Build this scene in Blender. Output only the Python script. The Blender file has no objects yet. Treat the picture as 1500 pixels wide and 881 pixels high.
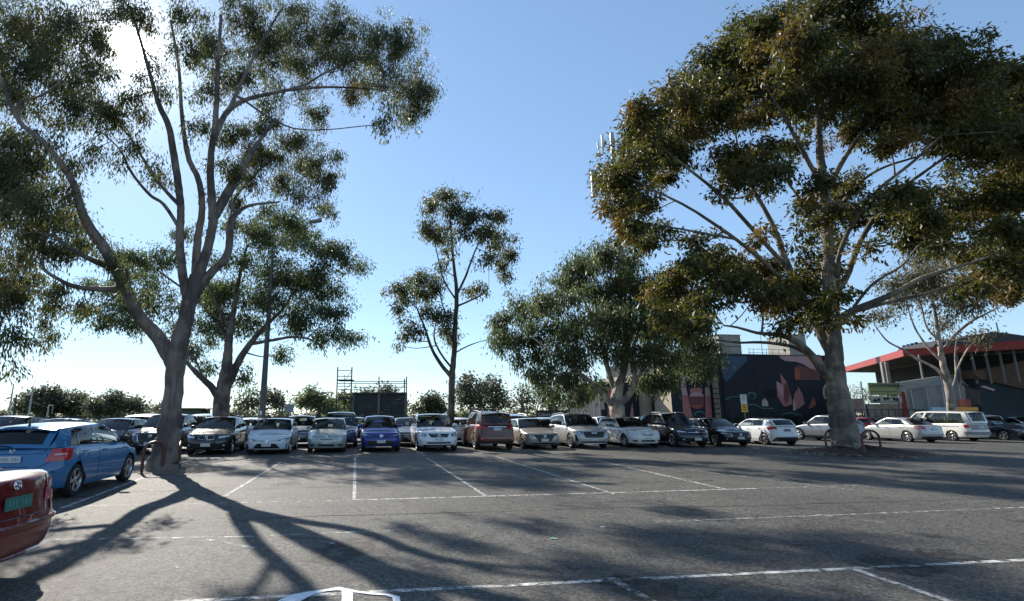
import bpy, bmesh, math, random
import numpy as np
from mathutils import Vector, Matrix
R = math.radians
random.seed(7)
RNG = np.random.default_rng(11)
SC = bpy.context.scene
COL = SC.collection

# ------------------------------------------------------------------ camera
CAM_H = 1.65
PITCH = 11.59
FPX = 790.0
cam_d = bpy.data.cameras.new('camera')
cam = bpy.data.objects.new('camera', cam_d)
COL.objects.link(cam)
cam.location = (0, 0, CAM_H)
cam.rotation_euler = (R(90 + PITCH), 0, 0)
cam_d.sensor_width = 36
cam_d.lens = FPX / 1500 * 36
cam_d.shift_x = 102 / 1500
cam_d.shift_y = 4.5 / 1500
cam_d.clip_end = 3000
SC.camera = cam

# ------------------------------------------------------------------ sky, sun, exposure
SUN_EL, SUN_AZ = 32.3, -33.4          # azimuth measured from +Y towards +X
sun_dir = Vector((math.sin(R(SUN_AZ)) * math.cos(R(SUN_EL)), math.cos(R(SUN_AZ)) * math.cos(R(SUN_EL)), math.sin(R(SUN_EL))))
SC.view_settings.view_transform = 'Standard'
SC.view_settings.look = 'None'
SC.view_settings.exposure = EXPOSURE = 0.7
SC.view_settings.gamma = 1
w = bpy.data.worlds.new('World')
SC.world = w
w.use_nodes = True
nt = w.node_tree
nt.nodes.clear()
out = nt.nodes.new('ShaderNodeOutputWorld')
bg = nt.nodes.new('ShaderNodeBackground')
sky = nt.nodes.new('ShaderNodeTexSky')
sky.sky_type = 'NISHITA'
sky.sun_disc = False
sky.sun_elevation = R(SUN_EL)
sky.sun_rotation = R(SUN_AZ)
sky.air_density = 1.0
sky.dust_density = 0.1
sky.ozone_density = 2.2
bg.inputs['Strength'].default_value = 0.150
tint = nt.nodes.new('ShaderNodeMix'); tint.data_type = 'RGBA'; tint.blend_type = 'MULTIPLY'; tint.inputs[0].default_value = 1
tint.inputs[7].default_value = (.95, 1.14, 1.32, 1)
gm = nt.nodes.new('ShaderNodeGamma'); gm.inputs[1].default_value = .66
nt.links.new(sky.outputs[0], gm.inputs[0]); nt.links.new(gm.outputs[0], tint.inputs[6]); nt.links.new(tint.outputs[2], bg.inputs['Color'])
# the bright aureole that the low sun makes in hazy air, centred on the sun
tc = nt.nodes.new('ShaderNodeTexCoord')
dot = nt.nodes.new('ShaderNodeVectorMath'); dot.operation = 'DOT_PRODUCT'
nrm = nt.nodes.new('ShaderNodeVectorMath'); nrm.operation = 'NORMALIZE'
nt.links.new(tc.outputs['Generated'], nrm.inputs[0])
nt.links.new(nrm.outputs[0], dot.inputs[0])
dot.inputs[1].default_value = sun_dir
ac = nt.nodes.new('ShaderNodeMath'); ac.operation = 'ARCCOSINE'
nt.links.new(dot.outputs['Value'], ac.inputs[0])
def mth(op, a, b=None):
    n = nt.nodes.new('ShaderNodeMath'); n.operation = op
    for i, v in enumerate((a, b)):
        if v is None: continue
        if isinstance(v, (int, float)): n.inputs[i].default_value = v
        else: nt.links.new(v, n.inputs[i])
    return n.outputs[0]
def glow(width, amp, p=2):
    q = mth('POWER', mth('DIVIDE', ac.outputs[0], R(width)), p)
    return mth('MULTIPLY', mth('EXPONENT', mth('MULTIPLY', q, -1)), amp)
g = mth('ADD', glow(1.15, 16, 4), mth('ADD', glow(2.3, 1.6, 1.2), glow(10, 0.10, 1.5)))
bg2 = nt.nodes.new('ShaderNodeBackground')
bg2.inputs['Color'].default_value = (1, 0.97, 0.90, 1)
nt.links.new(g, bg2.inputs['Strength'])
add = nt.nodes.new('ShaderNodeAddShader')
nt.links.new(bg.outputs[0], add.inputs[0]); nt.links.new(bg2.outputs[0], add.inputs[1])
nt.links.new(add.outputs[0], out.inputs[0])
ld = bpy.data.lights.new('sun', 'SUN')
ld.energy = 5.0
ld.angle = R(0.55)
ld.color = (1, 0.93, 0.82)
lo = bpy.data.objects.new('sun', ld)
COL.objects.link(lo)
lo.location = (0, 0, 60)
lo.rotation_euler = (-sun_dir).to_track_quat('-Z', 'Y').to_euler()
SC.cycles.max_bounces = 6
SC.cycles.transparent_max_bounces = 12
SC.cycles.sample_clamp_indirect = 6
SC.cycles.use_denoising = True

# ------------------------------------------------------------------ survey helpers: positions measured in the photograph
CP, SP = math.cos(R(PITCH)), math.sin(R(PITCH))
def P(px, py, F):
    """world point at forward distance F seen at photo pixel px, py"""
    a, v = (px - 648) / FPX, (445 - py) / FPX
    fy = CP - v * SP; fz = SP + v * CP
    t = F / fy
    return Vector((a * t, F, CAM_H + fz * t))
def G(px, py):
    """point on the ground at photo pixel px, py"""
    a, v = (px - 648) / FPX, (445 - py) / FPX
    fy = CP - v * SP; fz = SP + v * CP
    t = -CAM_H / fz
    return Vector((a * t, fy * t, 0))
def ppm(F, z=4): return FPX / (F * CP + (z - CAM_H) * SP)
GAZ = -8.67
U = Vector((math.sin(R(GAZ)), math.cos(R(GAZ)), 0))      # along the bays, away from the camera
V = Vector((U.y, -U.x, 0))                               # across the bays, to the right

# ------------------------------------------------------------------ object helpers
def tag(o, label=None, cat=None, group=None, kind=None):
    if label: o['label'] = label
    if cat: o['category'] = cat
    if group: o['group'] = group
    if kind: o['kind'] = kind
    return o
def empty(name, loc=(0, 0, 0), rz=0, **k):
    o = bpy.data.objects.new(name, None)
    COL.objects.link(o); o.location = loc; o.rotation_euler = (0, 0, rz)
    o.empty_display_size = .3
    return tag(o, **k)
class MB:
    """collects faces into ONE mesh"""
    def __init__(s): s.v = []; s.f = []; s.m = []
    def add(s, vs, fs, mi=0):
        o = len(s.v); s.v += [tuple(p) for p in vs]; s.f += [tuple(i + o for i in f) for f in fs]; s.m += [mi] * len(fs)
    def box(s, c, d, rz=0, mi=0, M=None):
        x, y, z = d[0] / 2, d[1] / 2, d[2] / 2
        vs = [Vector((a, b, e)) for e in (-z, z) for b in (-y, y) for a in (-x, x)]
        m = (Matrix.Translation(c) @ Matrix.Rotation(rz, 4, 'Z')) if M is None else M
        s.add([m @ p for p in vs], [(0, 2, 3, 1), (4, 5, 7, 6), (0, 1, 5, 4), (2, 6, 7, 3), (0, 4, 6, 2), (1, 3, 7, 5)], mi)
    def tube(s, pts, rad, n=8, mi=0, cap=True, noise=0):
        pts = [Vector(p) for p in pts]
        if not hasattr(rad, '__len__'): rad = [rad] * len(pts)
        rings = []; prev = None
        for i, p in enumerate(pts):
            t = (pts[min(i + 1, len(pts) - 1)] - pts[max(i - 1, 0)]).normalized()
            if prev is None:
                a = t.orthogonal().normalized()
            else:
                a = (prev - t * prev.dot(t)).normalized()
            prev = a; b = t.cross(a)
            rings.append([p + (a * math.cos(2 * math.pi * k / n) + b * math.sin(2 * math.pi * k / n)) * rad[i] * (1 + (random.uniform(-noise, noise) if noise else 0)) for k in range(n)])
        vs = [q for r in rings for q in r]
        fs = [(i * n + k, i * n + (k + 1) % n, (i + 1) * n + (k + 1) % n, (i + 1) * n + k) for i in range(len(pts) - 1) for k in range(n)]
        if cap: fs += [tuple(range(n))[::-1], tuple((len(pts) - 1) * n + k for k in range(n))]
        s.add(vs, fs, mi)
    def grid(s, rows, mi=0, closed=False):
        n = len(rows[0]); vs = [p for r in rows for p in r]
        fs = []
        for i in range(len(rows) - 1):
            for k in range(n if closed else n - 1):
                fs.append((i * n + k, i * n + (k + 1) % n, (i + 1) * n + (k + 1) % n, (i + 1) * n + k))
        s.add(vs, fs, mi)
    def prism(s, poly, depth_vec, mi=0):
        """extrude a planar polygon (3D points) by depth_vec"""
        n = len(poly); d = Vector(depth_vec)
        vs = [Vector(p) for p in poly] + [Vector(p) + d for p in poly]
        s.add(vs, [tuple(range(n)), tuple(range(2 * n - 1, n - 1, -1))] + [(k, k + n, (k + 1) % n + n, (k + 1) % n) for k in range(n)], mi)
    def lathe(s, prof, axis='y', n=24, mi=0, c=(0, 0, 0)):
        rows = []
        for (r, h) in prof:
            row = []
            for k in range(n):
                a = 2 * math.pi * k / n
                if axis == 'y': row.append((c[0] + r * math.cos(a), c[1] + h, c[2] + r * math.sin(a)))
                elif axis == 'z': row.append((c[0] + r * math.cos(a), c[1] + r * math.sin(a), c[2] + h))
                else: row.append((c[0] + h, c[1] + r * math.cos(a), c[2] + r * math.sin(a)))
            rows.append(row)
        s.grid(rows, mi, True)
    def build(s, name, mats, parent=None, smooth=True, angle=38, recalc=True, **k):
        me = bpy.data.meshes.new(name)
        me.from_pydata(s.v, [], s.f)
        if not isinstance(mats, (list, tuple)): mats = [mats]
        for m in mats: me.materials.append(m)
        if len(mats) > 1: me.polygons.foreach_set('material_index', s.m)
        if recalc:
            bm = bmesh.new(); bm.from_mesh(me)
            bmesh.ops.remove_doubles(bm, verts=bm.verts, dist=1e-5)
            bmesh.ops.recalc_face_normals(bm, faces=bm.faces)
            bm.to_mesh(me); bm.free()
        if smooth:
            me.shade_smooth()
            me.set_sharp_from_angle(angle=R(angle))
        me.update()
        o = bpy.data.objects.new(name, me)
        COL.objects.link(o)
        if parent: o.parent = parent
        return tag(o, **k)
def copy_tree(o, parent=None):
    c = o.copy(); COL.objects.link(c); c.parent = parent
    for ch in o.children: copy_tree(ch, c)
    return c

# ------------------------------------------------------------------ materials
MATS = {}
def new_mat(name):
    m = bpy.data.materials.new(name); m.use_nodes = True
    n = m.node_tree
    b = n.nodes['Principled BSDF']
    return m, n, b
def mat(name, c, rough=.6, metal=0, coat=0, spec=.5, var=0, scale=3, bump=0, bscale=40, emit=None):
    """plain procedural material: base colour broken up by noise, optional fine bump"""
    if name in MATS: return MATS[name]
    m, n, b = new_mat(name)
    b.inputs['Base Color'].default_value = (*c, 1)
    b.inputs['Roughness'].default_value = rough
    b.inputs['Metallic'].default_value = metal
    b.inputs['Coat Weight'].default_value = coat
    b.inputs['Coat Roughness'].default_value = .04
    b.inputs['Specular IOR Level'].default_value = spec
    if var or bump:
        tcn = n.nodes.new('ShaderNodeTexCoord')
    if var:
        t = n.nodes.new('ShaderNodeTexNoise'); t.inputs['Scale'].default_value = scale; t.inputs['Detail'].default_value = 6; t.inputs['Roughness'].default_value = .65
        n.links.new(tcn.outputs['Object'], t.inputs['Vector'])
        r = n.nodes.new('ShaderNodeValToRGB')
        r.color_ramp.elements[0].position = .3; r.color_ramp.elements[1].position = .72
        r.color_ramp.elements[0].color = (*[x * (1 - var) for x in c], 1)
        r.color_ramp.elements[1].color = (*[min(1, x * (1 + var)) for x in c], 1)
        n.links.new(t.outputs[0], r.inputs[0]); n.links.new(r.outputs[0], b.inputs['Base Color'])
    if bump:
        t = n.nodes.new('ShaderNodeTexNoise'); t.inputs['Scale'].default_value = bscale; t.inputs['Detail'].default_value = 5
        n.links.new(tcn.outputs['Object'], t.inputs['Vector'])
        u = n.nodes.new('ShaderNodeBump'); u.inputs['Strength'].default_value = bump; u.inputs['Distance'].default_value = .02
        n.links.new(t.outputs[0], u.inputs['Height']); n.links.new(u.outputs[0], b.inputs['Normal'])
    if emit:
        b.inputs['Emission Color'].default_value = (*c, 1); b.inputs['Emission Strength'].default_value = emit
    MATS[name] = m
    return m
def paint(name, c, metal=.0, rough=.35, flake=.15):
    if name in MATS: return MATS[name]
    m, n, b = new_mat(name)
    b.inputs['Roughness'].default_value = rough; b.inputs['Metallic'].default_value = metal
    b.inputs['Coat Weight'].default_value = 1; b.inputs['Coat Roughness'].default_value = .03; b.inputs['Specular IOR Level'].default_value = .15
    tcn = n.nodes.new('ShaderNodeTexCoord')
    t = n.nodes.new('ShaderNodeTexNoise'); t.inputs['Scale'].default_value = 2.3; t.inputs['Detail'].default_value = 8
    n.links.new(tcn.outputs['Object'], t.inputs['Vector'])
    # road dust low on the panels
    sep = n.nodes.new('ShaderNodeSeparateXYZ'); n.links.new(tcn.outputs['Object'], sep.inputs[0])
    mr = n.nodes.new('ShaderNodeMapRange'); mr.inputs[1].default_value = .15; mr.inputs[2].default_value = .75; mr.inputs[3].default_value = .16; mr.inputs[4].default_value = .01
    n.links.new(sep.outputs[2], mr.inputs[0])
    mu = n.nodes.new('ShaderNodeMath'); mu.operation = 'MULTIPLY'; n.links.new(mr.outputs[0], mu.inputs[0]); n.links.new(t.outputs[0], mu.inputs[1])
    mx = n.nodes.new('ShaderNodeMix'); mx.data_type = 'RGBA'
    mx.inputs[6].default_value = (*c, 1); mx.inputs[7].default_value = (.22, .19, .15, 1)
    n.links.new(mu.outputs[0], mx.inputs[0]); n.links.new(mx.outputs[2], b.inputs['Base Color'])
    cr = n.nodes.new('ShaderNodeMapRange'); cr.inputs[3].default_value = .02; cr.inputs[4].default_value = .16
    n.links.new(mu.outputs[0], cr.inputs[0]); n.links.new(cr.outputs[0], b.inputs['Coat Roughness'])
    MATS[name] = m
    return m
def glass_mat(name, tint, alpha):
    """window glass: a tinted see-through sheet with a sharp reflection"""
    if name in MATS: return MATS[name]
    m, n, b = new_mat(name)
    n.nodes.remove(b)
    o = n.nodes['Material Output']
    tr = n.nodes.new('ShaderNodeBsdfTransparent'); tr.inputs[0].default_value = (*tint, 1)
    gl = n.nodes.new('ShaderNodeBsdfGlossy'); gl.inputs['Roughness'].default_value = .015
    df = n.nodes.new('ShaderNodeBsdfDiffuse'); df.inputs[0].default_value = (.03, .032, .034, 1)
    m1 = n.nodes.new('ShaderNodeMixShader'); m1.inputs[0].default_value = alpha
    n.links.new(tr.outputs[0], m1.inputs[1]); n.links.new(df.outputs[0], m1.inputs[2])
    fr = n.nodes.new('ShaderNodeFresnel'); fr.inputs[0].default_value = 1.55
    m2 = n.nodes.new('ShaderNodeMixShader')
    n.links.new(fr.outputs[0], m2.inputs[0]); n.links.new(m1.outputs[0], m2.inputs[1]); n.links.new(gl.outputs[0], m2.inputs[2])
    n.links.new(m2.outputs[0], o.inputs[0])
    MATS[name] = m
    return m
def asphalt_mat():
    m, n, b = new_mat('asphalt')
    tcn = n.nodes.new('ShaderNodeTexCoord'); L = n.links
    def noise(s, d=6, r=.6):
        t = n.nodes.new('ShaderNodeTexNoise'); t.inputs['Scale'].default_value = s; t.inputs['Detail'].default_value = d; t.inputs['Roughness'].default_value = r
        L.new(tcn.outputs['Object'], t.inputs['Vector']); return t.outputs[0]
    def ramp(v, p0, p1, c0, c1):
        r = n.nodes.new('ShaderNodeValToRGB'); e = r.color_ramp.elements
        e[0].position = p0; e[1].position = p1; e[0].color = (*c0, 1); e[1].color = (*c1, 1); L.new(v, r.inputs[0]); return r.outputs[0]
    def mix(f, a, c, t='MIX'):
        x = n.nodes.new('ShaderNodeMix'); x.data_type = 'RGBA'; x.blend_type = t
        if isinstance(f, float): x.inputs[0].default_value = f
        else: L.new(f, x.inputs[0])
        L.new(a, x.inputs[6]); L.new(c, x.inputs[7]); return x.outputs[2]
    base = ramp(noise(.35, 8, .62), .3, .7, (.057, .056, .054), (.096, .093, .088))
    # aggregate: pale and dark stones in the binder
    vo = n.nodes.new('ShaderNodeTexVoronoi'); vo.inputs['Scale'].default_value = 42
    L.new(tcn.outputs['Object'], vo.inputs['Vector'])
    sepc = n.nodes.new('ShaderNodeSeparateColor'); L.new(vo.outputs['Color'], sepc.inputs[0])
    stones = ramp(sepc.outputs[0], .1, .95, (.3, .3, .31), (2.3, 2.2, 2.0))
    base = mix(.85, base, stones, 'MULTIPLY')
    base = mix(.6, base, ramp(noise(11, 4), .35, .7, (.7, .7, .7), (1.25, 1.25, 1.25)), 'MULTIPLY')
    # dark tar-filled cracks and oil drips
    v2 = n.nodes.new('ShaderNodeTexVoronoi'); v2.feature = 'DISTANCE_TO_EDGE'; v2.inputs['Scale'].default_value = .42
    dm = n.nodes.new('ShaderNodeMapping'); nz = n.nodes.new('ShaderNodeTexNoise'); nz.inputs['Scale'].default_value = 1.3; nz.inputs['Detail'].default_value = 5
    L.new(tcn.outputs['Object'], nz.inputs['Vector'])
    va = n.nodes.new('ShaderNodeVectorMath'); va.operation = 'MULTIPLY_ADD'; va.inputs[1].default_value = (.9, .9, 0)
    L.new(nz.outputs['Color'], va.inputs[0]); L.new(tcn.outputs['Object'], va.inputs[2]); L.new(va.outputs[0], v2.inputs['Vector'])
    crack = ramp(v2.outputs['Distance'], .003, .011, (.45, .45, .45), (1, 1, 1))
    base = mix(ramp(noise(.5, 3), .46, .56, (0, 0, 0), (1, 1, 1)), base, mix(1.0, base, crack, 'MULTIPLY'))
    base = mix(1.0, base, ramp(noise(1.7, 3, .4), .63, .72, (1, 1, 1), (.5, .5, .5)), 'MULTIPLY')
    base = mix(1.0, base, ramp(noise(.13, 2, .4), .46, .52, (1, 1, 1), (.82, .82, .83)), 'MULTIPLY')
    base = mix(.5, base, ramp(noise(3.5, 8, .7), .32, .62, (.7, .7, .7), (1.2, 1.2, 1.18)), 'MULTIPLY')
    L.new(base, b.inputs['Base Color'])
    b.inputs['Roughness'].default_value = .72
    b.inputs['Specular IOR Level'].default_value = .38
    bp = n.nodes.new('ShaderNodeBump'); bp.inputs['Strength'].default_value = .9; bp.inputs['Distance'].default_value = .011
    ad = n.nodes.new('ShaderNodeMath'); ad.operation = 'ADD'; L.new(sepc.outputs[1], ad.inputs[0]); L.new(noise(140, 3), ad.inputs[1])
    L.new(ad.outputs[0], bp.inputs['Height']); L.new(bp.outputs[0], b.inputs['Normal'])
    return m
def worn_paint(name, c, lo_, hi_, scale=7):
    m, n, b = new_mat(name); L = n.links
    tcn = n.nodes.new('ShaderNodeTexCoord')
    t = n.nodes.new('ShaderNodeTexNoise'); t.inputs['Scale'].default_value = scale; t.inputs['Detail'].default_value = 9; t.inputs['Roughness'].default_value = .75
    L.new(tcn.outputs['Object'], t.inputs['Vector'])
    r = n.nodes.new('ShaderNodeMapRange'); r.inputs[1].default_value = lo_; r.inputs[2].default_value = hi_
    L.new(t.outputs[0], r.inputs[0]); L.new(r.outputs[0], b.inputs['Alpha'])
    b.inputs['Base Color'].default_value = (*c, 1); b.inputs['Roughness'].default_value = .7
    return m
def leaf_mat(name, dark, light, tip=None, tipamt=.0, trans=.4):
    m, n, b = new_mat(name); L = n.links
    geo = n.nodes.new('ShaderNodeNewGeometry')
    r = n.nodes.new('ShaderNodeValToRGB'); e = r.color_ramp.elements
    e[0].color = (*dark, 1); e[1].color = (*light, 1)
    L.new(geo.outputs['Random Per Island'], r.inputs[0])
    col = r.outputs[0]
    if tip:
        tcn = n.nodes.new('ShaderNodeTexCoord')
        t = n.nodes.new('ShaderNodeTexNoise'); t.inputs['Scale'].default_value = .42; t.inputs['Detail'].default_value = 4
        L.new(tcn.outputs['Object'], t.inputs['Vector'])
        mr = n.nodes.new('ShaderNodeMapRange'); mr.inputs[1].default_value = .5 - tipamt * .3; mr.inputs[2].default_value = .5 - tipamt * .3 + .2
        L.new(t.outputs[0], mr.inputs[0])
        x = n.nodes.new('ShaderNodeMix'); x.data_type = 'RGBA'; L.new(mr.outputs[0], x.inputs[0]); L.new(col, x.inputs[6]); x.inputs[7].default_value = (*tip, 1)
        col = x.outputs[2]
    L.new(col, b.inputs['Base Color'])
    b.inputs['Roughness'].default_value = .5
    b.inputs['Specular IOR Level'].default_value = .35
    tr = n.nodes.new('ShaderNodeBsdfTranslucent')
    hs = n.nodes.new('ShaderNodeHueSaturation'); hs.inputs['Saturation'].default_value = 1.25; hs.inputs['Value'].default_value = 1.5; hs.inputs['Hue'].default_value = .485
    L.new(col, hs.inputs['Color']); L.new(hs.outputs[0], tr.inputs[0])
    mx = n.nodes.new('ShaderNodeMixShader'); mx.inputs[0].default_value = trans
    L.new(b.outputs[0], mx.inputs[1]); L.new(tr.outputs[0], mx.inputs[2])
    L.new(mx.outputs[0], n.nodes['Material Output'].inputs[0])
    return m
def bark_mat(name, c0, c1, c2, streak=.6):
    m, n, b = new_mat(name); L = n.links
    tcn = n.nodes.new('ShaderNodeTexCoord')
    mp = n.nodes.new('ShaderNodeMapping'); mp.inputs['Scale'].default_value = (3.2, 3.2, .55)
    L.new(tcn.outputs['Object'], mp.inputs[0])
    t = n.nodes.new('ShaderNodeTexNoise'); t.inputs['Scale'].default_value = 1.6; t.inputs['Detail'].default_value = 9; t.inputs['Roughness'].default_value = .7
    L.new(mp.outputs[0], t.inputs['Vector'])
    r = n.nodes.new('ShaderNodeValToRGB'); e = r.color_ramp.elements
    e[0].position = .3; e[0].color = (*c0, 1); e[1].position = .68; e[1].color = (*c2, 1)
    k = r.color_ramp.elements.new(.5); k.color = (*c1, 1)
    L.new(t.outputs[0], r.inputs[0])
    tp = n.nodes.new('ShaderNodeTexNoise'); tp.inputs['Scale'].default_value = 1.1; tp.inputs['Detail'].default_value = 3; tp.inputs['Roughness'].default_value = .5
    L.new(tcn.outputs['Object'], tp.inputs['Vector'])
    rp = n.nodes.new('ShaderNodeValToRGB'); rp.color_ramp.interpolation = 'EASE'; e = rp.color_ramp.elements
    e[0].position = .44; e[0].color = (.62, .60, .60, 1); e[1].position = .54; e[1].color = (1.25, 1.2, 1.1, 1)
    L.new(tp.outputs[0], rp.inputs[0])
    mq = n.nodes.new('ShaderNodeMix'); mq.data_type = 'RGBA'; mq.blend_type = 'MULTIPLY'; mq.inputs[0].default_value = 1
    L.new(r.outputs[0], mq.inputs[6]); L.new(rp.outputs[0], mq.inputs[7]); L.new(mq.outputs[2], b.inputs['Base Color'])
    b.inputs['Roughness'].default_value = .8
    t2 = n.nodes.new('ShaderNodeTexNoise'); t2.inputs['Scale'].default_value = 7; t2.inputs['Detail'].default_value = 8
    L.new(mp.outputs[0], t2.inputs['Vector'])
    u = n.nodes.new('ShaderNodeBump'); u.inputs['Strength'].default_value = .7; u.inputs['Distance'].default_value = .06
    L.new(t2.outputs[0], u.inputs['Height']); L.new(u.outputs[0], b.inputs['Normal'])
    return m

# ------------------------------------------------------------------ ground
def sheet(name, pts, z, m, kind='structure', div=None, **k):
    b = MB(); b.add([(p[0], p[1], z) for p in pts], [tuple(range(len(pts)))])
    return b.build(name, m, smooth=False, kind=kind, recalc=False, **k)
M_ASPH = asphalt_mat()
sheet('ground', [(-900, -60), (1100, -60), (1100, 1400), (-900, 1400)], -.012, mat('dry_earth', (.13, .115, .075), .95, var=.3, scale=.05))
def gp(s, t): return U * s + V * t      # point in the bay grid: s metres away, t metres to the right
sheet('car_park', [gp(-40, -75), gp(-40, 95), gp(47, 95), gp(47, -75)], 0, M_ASPH)
M_LAWN = mat('oval_turf', (.10, .15, .035), .9, var=.3, scale=.6, bump=.6, bscale=30)
sheet('oval_lawn', [gp(49.5, -150), gp(49.5, 18), gp(150, 18), gp(150, -150)], 0.0, M_LAWN)
M_LINE = worn_paint('worn_white_paint', (.68, .66, .62), .40, .60)
M_FAINT = worn_paint('faded_white_paint', (.6, .59, .55), .46, .64)
M_SYM = worn_paint('thick_white_paint', (.72, .75, .78), .24, .44, 9)
def line(x0, y0, x1, y1, wd=.09, m=None, name='painted_line'):
    a, b_ = G(x0, y0), G(x1, y1)
    d = (b_ - a); n_ = max(1, int(d.length / .5)); t = Vector((-d.y, d.x, 0)).normalized() * wd / 2
    mb = MB(); rows = []
    for i in range(n_ + 1):
        p = a + d * i / n_; e = 1 + random.uniform(-.1, .1)
        rows.append([p - t * e + Vector((0, 0, .004)), p + t * e + Vector((0, 0, .004))])
    mb.grid(rows)
    mb.build(name, m or M_LINE, smooth=False, kind='structure', recalc=False)
for a in [(250, 882.5, 1560, 818), (893, 846.5, 970, 889.6), (1243, 831.5, 1420, 891)]: line(*a, wd=.085)
for a in [(516, 733, 1110, 716), (412, 677, 329, 727.5), (520, 671, 519, 733), (625, 671, 713, 728), (725, 668.5, 899, 724), (868, 673, 1067, 718), (90, 745, 210, 700), (535, 650, 533, 662), (600, 655, 622, 668)]: line(*a, wd=.08)
for a in [(280, 694, 600, 687), (600, 687, 960, 679), (80, 791, 345, 787), (345, 787, 620, 776), (960, 765, 1320, 751), (1320, 751, 1560, 741), (1195, 754, 1245, 760), (1265, 762, 1297, 766), (1110, 716, 1265, 711), (1010, 689, 1250, 718), (520, 733, 100, 742), (300, 676, 250, 700), (300, 790, 372, 803)]: line(*a, wd=.07, m=M_FAINT)
# top of a painted bay symbol, cut by the lower edge of the picture
def ribbon(pts, wd, m, name, z=.008):
    mb = MB(); rows = []
    P3 = [G(*p) for p in pts]
    if not hasattr(wd, '__len__'): wd = [wd] * len(P3)
    for i, p in enumerate(P3):
        t = (P3[min(i + 1, len(P3) - 1)] - P3[max(i - 1, 0)]).normalized(); nn = Vector((-t.y, t.x, 0))
        rows.append([p - nn * wd[i] / 2 + Vector((0, 0, z)), p + nn * wd[i] / 2 + Vector((0, 0, z))])
    mb.grid(rows)
    return mb.build(name, m, smooth=False, recalc=False, kind='structure')
ribbon([(405, 896), (425, 881), (441, 874), (458, 869.5), (478, 866), (495, 863.5), (508, 865.5), (522, 868), (545, 871), (567, 872.5), (580, 876), (583, 890)], [.2, .2, .17, .1, .06, .1, .07, .05, .05, .05, .07, .06], M_SYM, 'painted_symbol')
ribbon([(508, 866.5), (509, 875), (508, 895)], .1, M_SYM, 'painted_symbol', .012)

# fallen leaves, bark and grit on the asphalt
def litter(name, n, place, size, m, lift=.006):
    p = np.array([place() for _ in range(n)])
    vs = []; fs = []
    for i, (x, y, z) in enumerate(p):
        s = random.uniform(*size); a = random.uniform(0, math.pi); wd = s * random.uniform(.2, .7)
        ca, sa = math.cos(a), math.sin(a)
        pts = [(-s, 0, random.uniform(0, .3) * s), (0, -wd, 0), (s, 0, random.uniform(0, .5) * s), (0, wd, random.uniform(0, .2) * s)]
        o = len(vs)
        vs += [(x + ca * q[0] - sa * q[1], y + sa * q[0] + ca * q[1], z + lift + q[2]) for q in pts]
        fs.append((o, o + 1, o + 2, o + 3))
    b = MB(); b.v = vs; b.f = fs; b.m = [0] * n
    return b.build(name, m, smooth=False, recalc=False, kind='stuff', label='dry fallen leaves and bark scattered over the asphalt', cat='leaf litter')
M_DRY = leaf_mat('dry_leaf', (.10, .06, .035), (.42, .32, .2), trans=.15)
litter('fallen_leaves', 1500, lambda: (*(gp(random.uniform(4, 30), random.uniform(-12, 26)))[:2], 0), (.010, .026), M_DRY)
TR = G(1243, 664)                                  # foot of the big right-hand tree
TL = G(238, 690)                                   # foot of the big left-hand tree
def around(c, r, sq=1.0):
    def f():
        q = math.sqrt(random.random()) * r; a = random.uniform(0, 2 * math.pi)
        return (c.x + q * math.cos(a), c.y + q * math.sin(a) * sq, .02)
    return f
litter('tree_litter', 1500, around(TR, 3.6), (.02, .10), M_DRY, .05)
litter('tree_litter', 300, around(TL, 1.7), (.015, .05), M_DRY, .01)
# bitumen run into the cracks, darker repairs and oil under the bays
M_TAR = mat('bitumen', (.022, .022, .023), .9, spec=.1, var=.3, scale=6)
rt = random.Random(5)
for (s0, t0, s1, t1) in ((13.25, -8, 13.1, 9), (9.6, -2, 9.5, 16), (17.5, 2, 17.4, 20), (19, -9, 19.1, 12)):
    mb_ = MB(); rows_ = []; n_ = 34; wa, wb = rt.uniform(0, 6), rt.uniform(0, 6)
    a_, b2_ = gp(s0, t0), gp(s1, t1); d_ = (b2_ - a_); nn_ = Vector((-d_.y, d_.x, 0)).normalized()
    for i in range(n_ + 1):
        f_ = i / n_; p_ = a_ + d_ * f_ + nn_ * (.05 * math.sin(wa + f_ * 9) + .03 * math.sin(wb + f_ * 23) + rt.uniform(-.02, .02))
        w2_ = rt.uniform(.004, .013)
        rows_.append([p_ - nn_ * w2_ + Vector((0, 0, .0035)), p_ + nn_ * w2_ + Vector((0, 0, .0035))])
    mb_.grid(rows_); mb_.build('crack_seal', M_TAR, smooth=False, recalc=False, kind='structure')
M_PATCH = mat('patched_asphalt', (.060, .058, .056), .75, var=.35, scale=30, bump=.6, bscale=90)
for (s0, t0, ds, dt) in ((15.2, 10.5, .7, 2.4), (19.4, 5.1, 1.2, 1.9)):
    mb_ = MB(); k_ = []
    for (u_, v_) in [(0, i / 8) for i in range(8)] + [(i / 5, 1) for i in range(5)] + [(1, 1 - i / 8) for i in range(8)] + [(1 - i / 5, 0) for i in range(5)]:
        q_ = gp(s0 + u_ * ds + rt.uniform(-.03, .03), t0 + v_ * dt + rt.uniform(-.03, .03)); k_.append((q_.x, q_.y, .0022))
    mb_.add(k_, [tuple(range(len(k_)))]); mb_.build('asphalt_patch', M_PATCH, smooth=False, recalc=False, kind='structure')
M_OIL = worn_paint('oil_stain', (.018, .017, .016), .42, .62, 5)
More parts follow.
